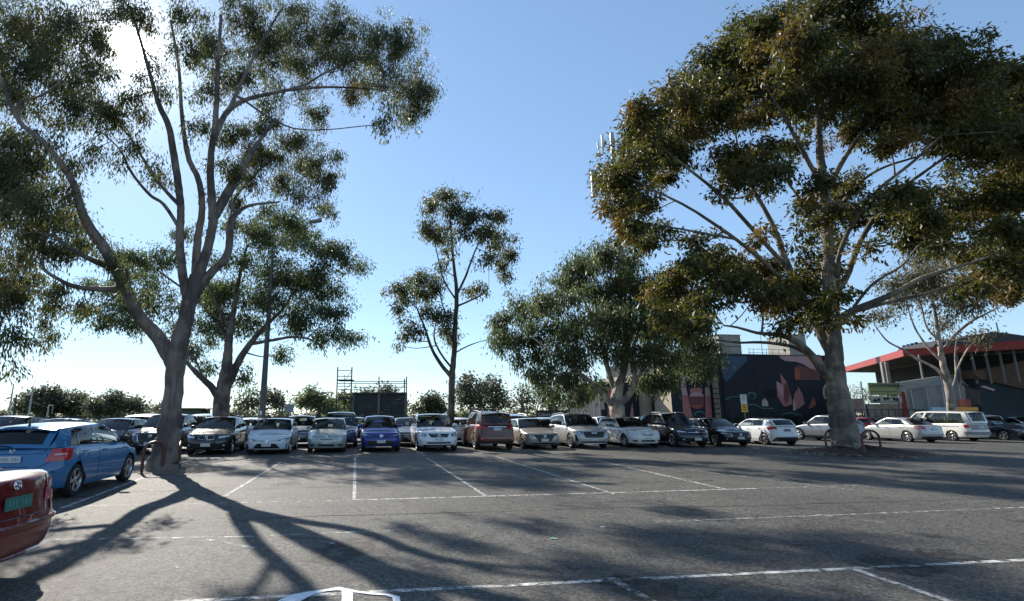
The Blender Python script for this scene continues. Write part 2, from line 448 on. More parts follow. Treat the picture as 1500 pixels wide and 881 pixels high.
for i in range(26):
    s_ = rt.choice([rt.uniform(12.6, 14.4), rt.uniform(17.8, 21.5), rt.uniform(5, 8), rt.uniform(22, 25)]); t_ = rt.uniform(-9, 22); r_ = rt.uniform(.12, .42)
    c_ = gp(s_, t_); mb_ = MB(); mb_.add([(c_.x + r_ * (1 + .25 * math.sin(3 * a + i)) * math.cos(a), c_.y + r_ * 1.3 * (1 + .2 * math.sin(4 * a + i)) * math.sin(a), .003 + .0001 * i) for a in np.linspace(0, 2 * math.pi, 17)[:-1]], [tuple(range(16))])
    mb_.build('oil_stain', M_OIL, smooth=False, recalc=False, kind='structure')
# bare earth ringed around the two near trees
def mound(name, c, rx, ry, h, m):
    mb = MB(); rows = []
    for i in range(13):
        t = i / 12; row = []
        for k in range(40):
            a = 2 * math.pi * k / 40; w_ = 1 + .13 * math.sin(3 * a + 1) + .08 * math.sin(7 * a) + .05 * math.sin(13 * a)
            row.append((c.x + rx * t * w_ * math.cos(a), c.y + ry * t * w_ * math.sin(a), .006 + h * max(0, (1 - t) ** .7) * (1 + .5 * math.sin(9 * a + t * 5) * (1 - t)) + random.uniform(0, .02) * (t < .95) - (.004 if t == 1 else 0)))
        rows.append(row)
    mb.grid(rows, closed=True)
    return mb.build(name, m, kind='structure')
M_MULCH = mat('mulch', (.055, .034, .022), .95, var=.55, scale=14, bump=1, bscale=60)
M_DIRT = mat('dusty_earth', (.16, .13, .10), .95, var=.4, scale=9, bump=.8, bscale=50)
mound('mulch_bed', TR + Vector((.35, -.35, 0)), 2.7, 2.1, .26, M_MULCH)
mound('earth_bed', TL + Vector((.25, .1, 0)), 1.25, .9, .05, M_DIRT)
# ------------------------------------------------------------------ trees
def catmull(pts, sub=5):
    p = [np.array(q, float) for q in pts]
    if len(p) < 3: return [p[0] + (p[-1] - p[0]) * i / sub for i in range(sub + 1)]
    p = [2 * p[0] - p[1]] + p + [2 * p[-1] - p[-2]]
    o = []
    for i in range(1, len(p) - 2):
        for k in range(sub):
            t = k / sub
            o.append(.5 * (2 * p[i] + (p[i + 1] - p[i - 1]) * t + (2 * p[i - 1] - 5 * p[i] + 4 * p[i + 1] - p[i + 2]) * t * t + (3 * p[i] - p[i - 1] - 3 * p[i + 1] + p[i + 2]) * t ** 3))
    o.append(p[-2]); return o
def leaves_mesh(name, mats, parent, clumps, dens, size, droop, spray=.35, ratio=.28, per=26, twig_mat=None, twigs=None):
    """clumps: (centre, rx, ry, rz); leaves hang in sprays spread through each clump's volume"""
    PTS = []; DIR = []; MI = []; SPR = []
    for (c, rx, ry, rz, dm) in clumps:
        n = int(dens * dm * math.pi * rx * rz)
        ns = max(3, n // per)
        u = RNG.normal(size=(ns, 3)); u /= np.linalg.norm(u, axis=1)[:, None]
        rr = RNG.random(ns) ** .42
        lump = 1 + .22 * np.sin(u[:, 0] * 5 + c[0]) * np.cos(u[:, 2] * 6 + c[2])
        kk = max(3, int(3 + rx * rz * 1.6))
        sb_ = RNG.normal(size=(kk, 3)); sb_ /= np.linalg.norm(sb_, axis=1)[:, None]; sb_ *= (RNG.random(kk) ** .5)[:, None] * .92
        wt_ = RNG.random(kk) + .35; wt_ /= wt_.sum()
        ax_ = RNG.normal(size=(kk, 3)) * np.array([1, 1, .8]); ax_ /= np.linalg.norm(ax_, axis=1)[:, None]
        ik = RNG.choice(kk, ns, p=wt_)
        us = sb_[ik] + RNG.normal(size=(ns, 3)) * np.array([.16, .16, .14]) + ax_[ik] * RNG.normal(size=ns)[:, None] * .38
        mixm = RNG.random(ns) < .3
        us[mixm] = (u * (rr * lump)[:, None])[mixm]
        sc = np.array(c) + us * np.array([rx, ry, rz])
        k = RNG.integers(0, ns, n)
        sig = spray * (.6 + .8 * RNG.random(ns))[k][:, None]
        off = RNG.normal(size=(n, 3)) * sig * np.array([1, 1, .75])
        if droop > .5: off[:, 2] -= np.abs(RNG.normal(size=n)) * spray * droop * .9
        PTS.append(sc[k] + off)
        d = RNG.normal(size=(n, 3)) * .55; d[:, 2] -= droop
        # leaves of a spray fan away from its core
        d += off / np.maximum(np.linalg.norm(off, axis=1), 1e-3)[:, None] * .5
        d /= np.linalg.norm(d, axis=1)[:, None]
        DIR.append(d)
        SPR.append((np.array(c), sc))
    p = np.concatenate(PTS); d = np.concatenate(DIR); n = len(p)
    r = RNG.normal(size=(n, 3)); s = np.cross(d, r); s /= np.maximum(np.linalg.norm(s, axis=1), 1e-4)[:, None]
    l = (size * (.6 + .8 * RNG.random(n)))[:, None]; wv = s * l * ratio * .5
    bend = np.cross(d, s) * l * .1
    v = np.stack([p, p + d * l * .42 + wv + bend, p + d * l, p + d * l * .42 - wv + bend], 1).reshape(-1, 3)
    me = bpy.data.meshes.new(name)
    me.vertices.add(4 * n); me.vertices.foreach_set('co', v.ravel().astype(np.float32))
    me.loops.add(4 * n); me.loops.foreach_set('vertex_index', np.arange(4 * n, dtype=np.int32))
    me.polygons.add(n); me.polygons.foreach_set('loop_start', np.arange(0, 4 * n, 4, dtype=np.int32)); me.polygons.foreach_set('loop_total', np.full(n, 4, dtype=np.int32))
    me.materials.append(mats)
    me.update(); me.validate()
    o = bpy.data.objects.new(name, me); COL.objects.link(o); o.parent = parent
    o['kind'] = 'stuff'
    return SPR, n
LEAFCOUNT = 0
def tree(label, F, limbs, clumps, bark, leaf, group=None, dens=330, size=.16, droop=1.0, spray=.32, ratio=.28, depth=.9, name='gum_tree', twigr=.012, base=None, per=26, dbias=None):
    """limbs: lists of (px, py, dF, radius); clumps: (px, py, rx, ry, dF) measured in the photograph at the tree's distance"""
    global LEAFCOUNT
    b0 = limbs[0][0]
    org = Vector(base) if base is not None else G(b0[0], b0[1])
    root = empty(name, org, label=label, cat='tree', group=group)
    rel = Matrix.Translation(-org)
    tk = MB(); skel = []
    for li, L in enumerate(limbs):
        pts = [P(q[0], q[1], F + q[2]) if not (li == 0 and i == 0) else org + Vector((0, 0, -.1)) for i, q in enumerate(L)]
        sp = catmull(pts, 6); rr = np.interp(np.linspace(0, len(L) - 1, len(sp)), range(len(L)), [q[3] for q in L])
        wob = [np.array([random.gauss(0, 1), random.gauss(0, 1), random.gauss(0, .4)]) * r * .05 for r in rr]
        sp = [q + (w_ if 0 < i else 0) for i, (q, w_) in enumerate(zip(sp, wob))]
        n = 18 if rr[0] > .3 else 10 if rr[0] > .1 else 6
        if li == 0:      # root flare
            rr = [r * (1 + .24 * math.exp(-i / 2.6)) for i, r in enumerate(rr)]
        tk.tube([rel @ Vector(q) for q in sp], rr, n, noise=.025 if rr[0] > .1 else .08)
        for q, r in zip(sp[2:], rr[2:]):
            skel.append((np.array(q), r))
    tk.build('trunk', bark, root, angle=75)
    bt = MB(); cl = []
    S = np.array([q for q, _ in skel]); SRr = np.array([r for _, r in skel])
    for c in clumps:
        px, py, rx, ry = c[:4]; dF = c[4] if len(c) > 4 else None
        if dF is None: dF = random.uniform(-1, 1) * 2.2 * depth + (dbias(px, py) if dbias else 0)
        ctr = P(px, py, F + dF); k = ppm(F + dF, ctr.z) * math.cos(math.atan2(px - 648, FPX)) ** .0
        wx, wz = rx / k, ry / k
        cl.append((np.array(rel @ ctr), wx, (wx + wz) * .5 * depth, wz, c[5] if len(c) > 5 else 1.0))
        # a bough from the nearest part of the frame below the clump
        dd = S - np.array(ctr); dist = np.sqrt((dd ** 2).sum(1)) + np.maximum(0, dd[:, 2] + .2) * (0 if droop > 1.1 else 1.3)
        j = int(np.argmin(dist)); a = S[j]; e = np.array(ctr) - np.array([0, 0, wz * .3])
        ln = np.linalg.norm(e - a)
        mid = (a + e) / 2 + np.array([random.gauss(0, .1), random.gauss(0, .1), -abs(random.gauss(.08, .06))]) * ln
        r0 = min(SRr[j] * .6, .012 * ln + twigr * 1.3)
        sp = catmull([a, mid, e], 4)
        bt.tube([rel @ Vector(q) for q in sp], np.linspace(r0, twigr * .9, len(sp)), 5, noise=.1)
        S = np.vstack([S, e, mid]); SRr = np.append(SRr, [twigr * 1.5, twigr * 1.8])
    crown = leaves_mesh('crown', leaf, root, cl, dens, size, droop, spray, ratio, per)
    LEAFCOUNT += crown[1]
    for (c, sc), C_ in zip(crown[0], cl):
        m = min(len(sc), 5 + int(C_[1] * C_[3] * 7), 26)
        for q in sc[RNG.permutation(len(sc))[:m]]:
            st = c - np.array([0, 0, C_[3] * .3])
            mid = (st + q) / 2 + RNG.normal(size=3) * .12 * np.linalg.norm(q - st)
            bt.tube(catmull([st, mid, q], 3), np.linspace(twigr * .75, twigr * .3, 7), 4, cap=False)
    bt.build('branches', bark, root, angle=75, kind='stuff')
    return root
BK_L = bark_mat('gum_bark', (.06, .048, .042), (.14, .115, .10), (.22, .19, .17))
BK_R = bark_mat('smooth_bark', (.075, .063, .052), (.165, .142, .116), (.27, .235, .19))
BK_P = bark_mat('pale_bark', (.17, .14, .12), (.34, .30, .26), (.46, .42, .37))
BK_D = bark_mat('dark_bark', (.035, .03, .026), (.07, .06, .05), (.11, .095, .08))
LF_L = leaf_mat('gum_leaf', (.042, .058, .028), (.13, .14, .068), tip=(.17, .14, .05), tipamt=-.28, trans=.48)
LF_R = leaf_mat('bloodwood_leaf', (.028, .042, .014), (.125, .12, .038), tip=(.165, .115, .042), tipamt=-.02, trans=.40)  # tip: orange-brown leaf tips, with the warmth of sunlit foliage put into the colour
LF_M = leaf_mat('grey_gum_leaf', (.038, .060, .030), (.12, .15, .075), tip=(.18, .16, .06), tipamt=-.3, trans=.46)
LF_P = leaf_mat('pale_gum_leaf', (.05, .06, .035), (.14, .13, .08), tip=(.2, .15, .08), tipamt=-.1)
LF_B = leaf_mat('far_leaf', (.06, .068, .048), (.11, .118, .08))  # greyed and lightened: distance haze is put into the leaf colour
LF_BP = leaf_mat('far_pale_leaf', (.07, .09, .045), (.15, .17, .09))

# big spreading gum on the left, the sun in its crown
tree('tall spreading gum with thick forked trunk and the sun shining through its crown', 16.7, [
  [(238, 690, 0, .46), (244, 655, 0, .35), (250, 610, 0, .29), (255, 560, 0, .265), (260, 520, 0, .29), (269, 480, .1, .245), (278, 440, .2, .23), (287, 405, .3, .2)],
  [(277, 445, .2, .18), (268, 405, .1, .145), (263, 350, 0, .13), (265, 320, 0, .12), (263, 286, -.1, .12), (255, 229, -.3, .12), (247, 185, -.5, .1), (233, 154, -.6, .085), (220, 110, -.7, .06), (206, 60, -.8, .05), (190, 10, -.9, .04)],
  [(286, 415, .3, .16), (289, 357, .5, .13), (296, 305, .6, .11), (291, 264, .8, .1), (275, 228, 1, .09), (266, 163, 1.2, .07), (262, 100, 1.3, .055), (250, 30, 1.5, .04)],
  [(288, 412, .3, .18), (305, 360, .2, .15), (312, 322, .1, .15), (309, 280, 0, .13), (309, 225, -.1, .11), (316, 176, -.2, .1), (319, 100, -.4, .07), (324, 22, -.6, .05)],
  [(311, 322, .1, .16), (335, 280, .6, .16), (354, 247, 1.4, .14), (374, 215, 2.4, .09), (400, 180, 3.4, .05)],
  [(280, 438, .2, .2), (303, 407, .4, .14), (333, 372, .7, .13), (338, 326, 1, .12), (352, 308, 1.3, .08), (372, 300, 1.6, .05), (410, 296, 2, .03)],
  [(338, 330, 1, .08), (345, 290, 2, .06), (370, 260, 3.5, .05), (395, 235, 5, .03)],
  [(312, 205, -.1, .1), (330, 168, .6, .1), (352, 150, 1.3, .09), (383, 140, 2.1, .08), (440, 130, 3.2, .07), (497, 128, 4.2, .05), (563, 132, 5, .03)],
  [(440, 130, 3.2, .05), (480, 105, 4, .04), (530, 85, 5, .03), (570, 70, 6, .02)],
  [(335, 162, -.4, .07), (365, 97, -.3, .05), (390, 50, -.2, .04), (415, 10, -.1, .03)],
  [(263, 335, 0, .07), (240, 300, -.2, .06), (220, 286, -.4, .055), (194, 255, -.6, .045), (176, 220, -.8, .03), (150, 195, -1, .02)],
  [(262, 300, 0, .08), (236, 272, .3, .06), (207, 229, .6, .05), (185, 195, .8, .035), (150, 165, 1, .02)],
  [(257, 548, 0, .16), (243, 515, -.05, .22), (229, 491, -.2, .22), (205, 466, -.5, .19), (188, 432, -.8, .18), (173, 400, -1.1, .17), (154, 366, -1.5, .16), (133, 336, -1.8, .14), (120, 309, -2.1, .12), (108, 270, -2.4, .1), (88, 238, -2.7, .08), (60, 205, -3, .07), (28, 178, -3.2, .06), (4, 125, -3.5, .05), (-20, 60, -3.7, .04)],
  [(28, 180, -3.2, .05), (30, 150, -3.2, .04), (60, 140, -3, .03), (92, 118, -2.8, .02)],
  [(172, 423, -1, .1), (160, 424, -1.2, .09), (132, 423, -1.5, .085), (110, 420, -1.8, .07), (91, 412, -2.1, .055), (66, 396, -2.4, .045), (62, 375, -2.7, .03)],
  [(156, 390, -1.4, .09), (124, 376, -1.7, .07), (100, 362, -2, .06), (76, 345, -2.3, .04), (50, 340, -2.6, .03)]],
  [(40, 240, 55, 42), (15, 310, 50, 50), (70, 300, 42, 40, -2.5), (25, 380, 45, 50), (75, 360, 45, 35, -1.5), (45, 215, 45, 25), (15, 440, 40, 42), (80, 420, 30, 28), (20, 490, 22, 32, -2), (70, 460, 14, 22), (85, 487, 9, 14), (27, 535, 7, 18, -2), (72, 495, 10, 14), (100, 320, 28, 28), (120, 350, 25, 22), (100, 272, 26, 24, -2.2), (108, 236, 18, 18, -2.2), (84, 214, 20, 12, -2.6), (62, 190, 16, 10, -2.8),  (10, 260, 35, 40), (130, 440, 14, 12),
   (30, 40, 62, 40), (85, 30, 52, 38), (30, 95, 50, 38), (90, 85, 48, 30), (135, 45, 28, 32), (20, 145, 34, 16), (75, 120, 40, 22), (120, 125, 32, 22), (60, 160, 18, 10), (135, 105, 22, 18), (150, 10, 48, 14), (-40, 100, 60, 120), (-50, 300, 60, 130),
   (115, 165, 38, 22), (150, 160, 30, 22), (185, 165, 28, 24), (95, 178, 18, 12), (190, 140, 30, 15), (235, 130, 14, 18), (140, 190, 25, 10, None, .5), (190, 215, 22, 18), (222, 240, 20, 18, None, .6), (130, 218, 22, 12), (172, 240, 12, 10), (232, 262, 20, 14, None, .7), (140, 232, 8, 7),
   (215, 8, 40, 14), (150, 48, 20, 16), (185, 392, 18, 15, -1.8), (160, 380, 20, 14, -1.6), (203, 420, 14, 11, -1.6), (150, 350, 16, 12, -1.5), (232, 92, 14, 12), (205, 108, 14, 8), (148, 92, 18, 14), (165, 112, 14, 8), (218, 38, 12, 10), (265, 25, 32, 28, None, .7), (285, 75, 28, 32, None, .6), (250, 60, 16, 24, None, .5), (320, 60, 34, 50), (370, 30, 45, 40), (430, 30, 50, 42), (490, 40, 48, 42), (545, 62, 42, 40), (590, 60, 32, 38), (612, 110, 28, 42), (600, 160, 28, 36), (570, 175, 18, 24, -2.3), (560, 120, 40, 34), (520, 140, 28, 18), (500, 95, 42, 30), (450, 95, 45, 34), (400, 85, 45, 40), (350, 110, 36, 34), (410, 140, 35, 22, None, .8), (455, 160, 30, 16),
   (300, 130, 28, 28, None, .6), (285, 180, 25, 22, None, .6), (345, 190, 32, 22, None, 1.2), (352, 290, 20, 16, 4), (385, 300, 18, 14, 5.5), (345, 325, 14, 10, 3.5), (400, 185, 35, 20), (445, 200, 38, 22), (475, 225, 25, 20), (480, 262, 20, 22), (440, 245, 40, 24), (395, 230, 34, 22), (365, 225, 28, 24, None, 1.2), (330, 240, 24, 26, None, 1.1), (370, 262, 24, 18), (410, 262, 26, 16, 6.5), (455, 285, 32, 18, None, .8), (480, 305, 18, 14), (425, 275, 20, 14, None, .7), (315, 285, 16, 16, None, .5)],
  BK_L, LF_L, dbias=lambda x, y: max(0, min(6.5, (x - 275) / 24)), dens=960, size=.14, droop=1.3, spray=.15, per=46, ratio=.26, depth=1.0, twigr=.013)

# gum behind the pole
tree('broad gum with pale forked trunk behind the tall light pole', 31, [
  [(322, 646, 0, .5), (323, 620, 0, .46), (325, 585, 0, .44), (331, 550, 0, .36), (334, 519, 0, .26), (337, 485, 0, .2), (345, 440, .3, .14), (352, 400, .5, .1), (362, 360, .8, .07)],
  [(321, 590, 0, .18), (312, 570, -.3, .2), (298, 556, -.6, .17), (277, 535, -1, .11), (262, 512, -1.3, .06)],
  [(329, 575, 0, .26), (341, 548, .3, .24), (352, 525, .5, .21), (371, 498, .8, .17), (394, 473, 1, .12), (420, 445, 1.4, .08), (440, 400, 1.8, .05)],
  [(365, 505, .7, .1), (402, 498, 0, .09), (433, 494, -.6, .07), (465, 502, -1, .04), (480, 525, -1.2, .02)],
  [(335, 500, 0, .12), (315, 470, .5, .1), (290, 440, 1, .08), (250, 410, 1.4, .06), (215, 385, 1.8, .04)],
  [(335, 480, 0, .1), (310, 430, -.6, .08), (300, 390, -1, .06), (310, 350, -1.4, .04)],
  [(300, 558, -.6, .05), (280, 520, .2, .08), (240, 495, .6, .06), (200, 470, 1, .05), (170, 455, 1.4, .03)]],
  [(185, 375, 32, 22), (165, 430, 30, 26), (205, 440, 28, 22), (235, 370, 32, 16), (150, 460, 22, 16), (190, 470, 30, 14), (230, 420, 25, 18, None, .6), (250, 450, 22, 16, None, .6), (300, 440, 30, 26), (335, 425, 36, 32), (300, 480, 28, 24), (330, 470, 25, 20), (350, 380, 30, 28, None, .7), (390, 350, 34, 30), (415, 318, 36, 18), (440, 340, 34, 22), (475, 365, 32, 20), (505, 370, 24, 16), (525, 390, 12, 12), (455, 390, 34, 24), (415, 400, 34, 28), (440, 430, 38, 26), (480, 425, 24, 18), (480, 455, 30, 18), (505, 490, 20, 18), (475, 490, 22, 14), (430, 465, 36, 20), (390, 440, 28, 30), (375, 470, 20, 20), (410, 515, 14, 14), (362, 550, 12, 14), (290, 515, 22, 16, None, .7), (305, 535, 14, 10), (260, 480, 20, 16, None, .7), (215, 400, 25, 18, None, .6), (355, 330, 30, 18, None, .7), (270, 340, 30, 14, None, .6), (125, 455, 14, 14)],
  BK_L, LF_M, dbias=lambda x, y: 2.2, dens=540, size=.21, droop=.9, spray=.24, per=40, ratio=.3, depth=1.4, twigr=.02)

# slender tree
tree('slender tall gum standing alone behind the white SUV', 29.5, [
  [(660, 652, 0, .2), (661, 600, 0, .18), (662, 555, 0, .18), (665, 520, 0, .15), (667, 470, 0, .13), (669, 430, 0, .12), (664, 380, 0, .08), (660, 330, 0, .05), (658, 290, 0, .03)],
  [(661, 552, 0, .12), (646, 534, -.2, .1), (632, 510, -.4, .08), (622, 480, -.6, .06), (610, 450, -.8, .04)],
  [(662, 540, 0, .06), (645, 517, .3, .06), (636, 495, .5, .05), (640, 465, .7, .03)],
  [(667, 450, 0, .06), (690, 440, -.3, .05), (705, 432, -.5, .04), (716, 422, -.7, .02)],
  [(665, 518, 0, .045), (688, 506, .4, .035), (712, 498, .8, .015)],
  [(669, 432, 0, .08), (682, 405, .3, .07), (695, 370, .6, .05), (712, 335, .8, .03)],
  [(668, 440, 0, .05), (650, 410, .4, .045), (640, 370, .6, .035), (632, 330, .8, .02)],
  [(664, 510, 0, .05), (655, 470, .2, .04), (645, 430, .4, .03), (650, 390, .5, .02)]],
  [(655, 288, 24, 14), (632, 302, 14, 14), (668, 305, 20, 16), (698, 308, 20, 13), (718, 318, 18, 14), (728, 345, 18, 16), (742, 365, 12, 16), (706, 338, 22, 18), (625, 330, 14, 18), (648, 335, 20, 18), (676, 335, 16, 14), (738, 392, 13, 18), (715, 375, 16, 12, None, .8), (618, 398, 20, 14), (596, 418, 20, 16), (590, 445, 14, 18), (615, 430, 18, 16), (638, 420, 14, 14), (632, 455, 20, 14), (608, 475, 16, 12), (598, 490, 10, 12), (650, 478, 12, 12), (665, 488, 12, 14), (690, 425, 12, 8), (700, 420, 12, 8), (645, 390, 10, 12, None, .7), (586, 505, 6, 5), (655, 460, 12, 12), (660, 360, 12, 10, None, .7)],
  BK_D, LF_L, dens=620, size=.2, droop=.9, spray=.19, per=34, ratio=.3, depth=1.1, twigr=.014, name='slender_gum_tree')

# weeping gum in the middle
tree('bushy weeping gum behind the parked cars before the mural building', 33, [
  [(905, 643, 0, .42), (905, 610, 0, .42), (903, 592, 0, .44), (906, 570, 0, .28), (914, 540, .2, .2), (918, 500, .4, .16), (915, 450, .6, .1), (905, 400, .8, .06)],
  [(900, 596, 0, .2), (885, 580, -.3, .17), (868, 562, -.6, .13), (845, 545, -1, .1), (815, 520, -1.4, .07), (780, 495, -1.8, .04)],
  [(904, 580, 0, .18), (893, 550, .4, .16), (884, 515, .7, .13), (870, 470, 1, .09), (850, 430, 1.3, .05)],
  [(907, 592, 0, .24), (922, 578, -.2, .2), (930, 555, -.4, .16), (926, 520, -.6, .12), (940, 470, -.8, .08), (960, 430, -1, .05)],
  [(930, 560, -.4, .1), (950, 530, -1, .09), (975, 500, -1.5, .06), (1000, 480, -1.8, .04)]],
  [(885, 370, 34, 22), (850, 385, 34, 22), (915, 385, 36, 26), (830, 405, 28, 20), (795, 440, 28, 18), (765, 455, 30, 18), (740, 470, 20, 18), (728, 490, 18, 14), (750, 500, 22, 16), (780, 480, 30, 20), (820, 440, 34, 24), (860, 420, 36, 28), (900, 420, 36, 30), (940, 425, 36, 32), (975, 440, 26, 34), (830, 480, 34, 24), (870, 470, 38, 30), (915, 465, 38, 32), (955, 480, 34, 32), (990, 480, 26, 32), (800, 510, 28, 20), (845, 515, 34, 24), (885, 510, 32, 26), (930, 515, 32, 26), (970, 520, 30, 24), (1005, 520, 26, 26), (785, 540, 18, 16), (820, 550, 22, 18), (855, 550, 28, 18), (815, 575, 18, 12), (850, 580, 18, 12), (870, 565, 18, 14), (945, 552, 26, 18), (975, 555, 18, 16), (1030, 500, 20, 26), (1020, 470, 24, 30), (1035, 535, 18, 18), (760, 525, 12, 12), (790, 560, 10, 10)],
  BK_P, LF_M, dens=440, size=.25, droop=1.2, spray=.24, per=36, ratio=.27, depth=1.3, twigr=.018, name='weeping_gum_tree')

# the huge dark-crowned tree on the right
tree('huge domed tree with a dense dark crown on a bare mulch bed at right', 24.6, [
  [(1243, 664, 0, .58), (1238, 640, 0, .55), (1231, 600, 0, .47), (1225, 555, 0, .38), (1221, 510, 0, .35), (1219, 470, 0, .32), (1217, 440, 0, .29), (1214, 390, .1, .26), (1211, 330, .2, .25), (1206, 270, .3, .21), (1201, 220, .4, .17), (1198, 165, .5, .11), (1196, 110, .6, .06)],
  [(1224, 560, 0, .2), (1205, 543, -.2, .19), (1188, 520, -.5, .16), (1165, 500, -.8, .14), (1140, 491, -1.1, .1), (1110, 488, -1.4, .07), (1080, 480, -1.7, .05), (1060, 477, -2, .035)],
  [(1185, 520, -.5, .09), (1160, 508, -.2, .08), (1120, 502, .3, .07), (1080, 502, .8, .05), (1040, 497, 1.2, .03)],
  [(1116, 489, -1.4, .05), (1117, 465, -1.4, .04), (1110, 445, -1.4, .03)],
  [(1150, 495, -1, .05), (1154, 470, -.8, .04), (1150, 450, -.6, .03)],
  [(1219, 520, 0, .26), (1203, 490, .3, .22), (1186, 455, .6, .2), (1165, 415, .9, .18), (1148, 375, 1.2, .16), (1132, 330, 1.5, .12), (1105, 280, 1.8, .09), (1085, 235, 2.1, .06), (1075, 180, 2.4, .04)],
  [(1155, 395, 1.1, .11), (1110, 345, .6, .1), (1060, 290, 0, .08), (1005, 245, -.6, .06), (955, 205, -1, .04)],
  [(1175, 440, .8, .1), (1120, 385, -.3, .1), (1070, 345, -1, .08), (1010, 305, -1.6, .06), (950, 275, -2.2, .04), (905, 250, -2.6, .03)],
  [(1075, 350, -1, .06), (1020, 340, -1.6, .05), (965, 330, -2, .03)],
  [(1222, 478, 0, .22), (1245, 458, -.4, .17), (1275, 445, -.8, .14), (1310, 430, -1.2, .12), (1350, 408, -1.7, .1), (1400, 392, -2.2, .07), (1455, 375, -2.7, .04)],
  [(1235, 462, -.3, .1), (1290, 446, .6, .09), (1350, 432, 1.3, .07), (1420, 412, 2, .05), (1470, 405, 2.5, .03)],
  [(1250, 450, -.5, .07), (1280, 415, -1, .06), (1320, 390, -1.4, .05), (1345, 360, -1.8, .03)],
  [(1216, 440, 0, .17), (1240, 405, .4, .14), (1262, 350, .9, .12), (1300, 295, 1.4, .1), (1350, 255, 1.9, .08), (1410, 215, 2.4, .05), (1460, 190, 2.8, .03)],
  [(1228, 420, .3, .11), (1228, 380, -.8, .1), (1248, 330, -1.5, .09), (1285, 280, -2, .08), (1340, 235, -2.5, .06), (1400, 180, -3, .04)],
  [(1207, 290, .3, .14), (1235, 235, .8, .12), (1272, 185, 1.3, .08), (1320, 140, 1.8, .05)],
  [(1205, 275, .3, .12), (1175, 220, 0, .1), (1145, 165, -.4, .07), (1110, 110, -.8, .04)],
  [(1212, 355, .2, .1), (1185, 310, 1, .08), (1150, 260, 1.6, .06), (1120, 200, 2, .04)],
  [(1211, 340, .2, .1), (1240, 290, 1.5, .09), (1285, 250, 2.4, .07), (1360, 225, 3.2, .05)]],
  [(896, 246, 22, 24), (919, 208, 24, 22), (948, 172, 34, 24), (934, 168, 14, 12), (985, 150, 36, 26), (1020, 122, 38, 26), (1055, 95, 36, 26), (1085, 62, 34, 26), (1120, 48, 34, 24), (1160, 32, 36, 24), (1205, 24, 42, 24), (1250, 24, 40, 24), (1290, 48, 38, 24), (1330, 70, 38, 24), (1370, 88, 36, 22), (1410, 105, 36, 22), (1450, 112, 34, 22), (1490, 120, 40, 30), (1530, 150, 50, 60), (1540, 260, 50, 70), (1540, 380, 50, 60),
   (1110, 85, 44, 30), (1160, 72, 46, 30), (1215, 68, 48, 30), (1265, 75, 46, 30), (1310, 100, 46, 30), (1360, 120, 46, 28), (1410, 140, 46, 28), (1460, 150, 44, 30), (1060, 135, 44, 28), (1110, 130, 46, 28), (1165, 115, 48, 30), (1220, 112, 48, 28), (1275, 120, 48, 28), (1325, 145, 48, 28), (1380, 165, 48, 28), (1435, 180, 46, 28), (1490, 190, 40, 34),
   (990, 190, 40, 26), (1030, 175, 40, 26), (950, 215, 38, 26), (985, 225, 34, 22), (930, 250, 34, 28), (905, 280, 26, 24), (940, 290, 30, 20), (970, 262, 24, 20, None, .8), (925, 320, 26, 22), (895, 262, 18, 14), (1075, 170, 36, 24), (1120, 165, 36, 20), (1165, 155, 40, 22), (1220, 158, 44, 22), (1275, 165, 46, 24), (1330, 185, 42, 20), (1380, 200, 36, 16), (1430, 215, 40, 18), (1480, 235, 34, 28),
   (1250, 190, 40, 16), (1300, 205, 32, 12), (1060, 225, 32, 18), (1100, 235, 36, 22), (1140, 235, 30, 22), (1085, 260, 34, 14), (1170, 210, 24, 14, None, .8), (1130, 270, 26, 10, None, .7), (1060, 250, 20, 12, None, .8),
   (1195, 270, 26, 16, None, .8), (1240, 275, 34, 18), (1285, 285, 38, 20), (1325, 290, 38, 22), (1300, 320, 38, 20), (1345, 325, 36, 20), (1390, 325, 34, 20), (1420, 285, 26, 24), (1455, 300, 30, 28), (1240, 315, 30, 18), (1205, 310, 20, 16), (1485, 290, 26, 30), (1490, 345, 28, 24), (1450, 340, 26, 18), (1180, 300, 20, 14, None, .7), (1390, 290, 20, 14, None, .6), (1480, 385, 28, 20), (1450, 400, 26, 16), (1420, 420, 20, 14), (1495, 425, 18, 20), (1330, 350, 26, 14), (1225, 355, 18, 14, None, .7), (1270, 355, 16, 14, None, .6), (1375, 355, 22, 12, None, .8), (1425, 365, 28, 16, None, .9), (1400, 245, 14, 8, None, .7), (1120, 330, 12, 10, None, .4), (1165, 345, 18, 12, None, .4),
   (960, 340, 28, 20, None, .8), (925, 350, 24, 16), (1010, 350, 24, 14, None, .6), (1000, 395, 34, 24), (975, 425, 28, 22), (1010, 430, 34, 22), (1045, 385, 34, 22), (1085, 385, 34, 24), (1125, 400, 34, 24), (1065, 415, 36, 22), (1105, 430, 34, 18), (1150, 420, 30, 20), (1180, 430, 26, 18), (1140, 450, 26, 14), (1170, 465, 22, 14), (1205, 445, 20, 20), (1195, 395, 18, 18, None, .8), (1222, 400, 14, 14, None, .6), (1230, 435, 16, 16, None, .8), (1035, 445, 24, 14), (990, 465, 26, 22), (1020, 470, 24, 20), (1180, 365, 18, 14, None, .5), (1050, 365, 20, 10, None, .6), (1150, 478, 14, 8), (1195, 465, 14, 12), (1240, 470, 12, 8), (1110, 350, 20, 10, None, .4)],
  BK_R, LF_R, dens=700, size=.235, droop=.55, spray=.20, per=40, ratio=.36, depth=1.8, twigr=.02, name='domed_tree')

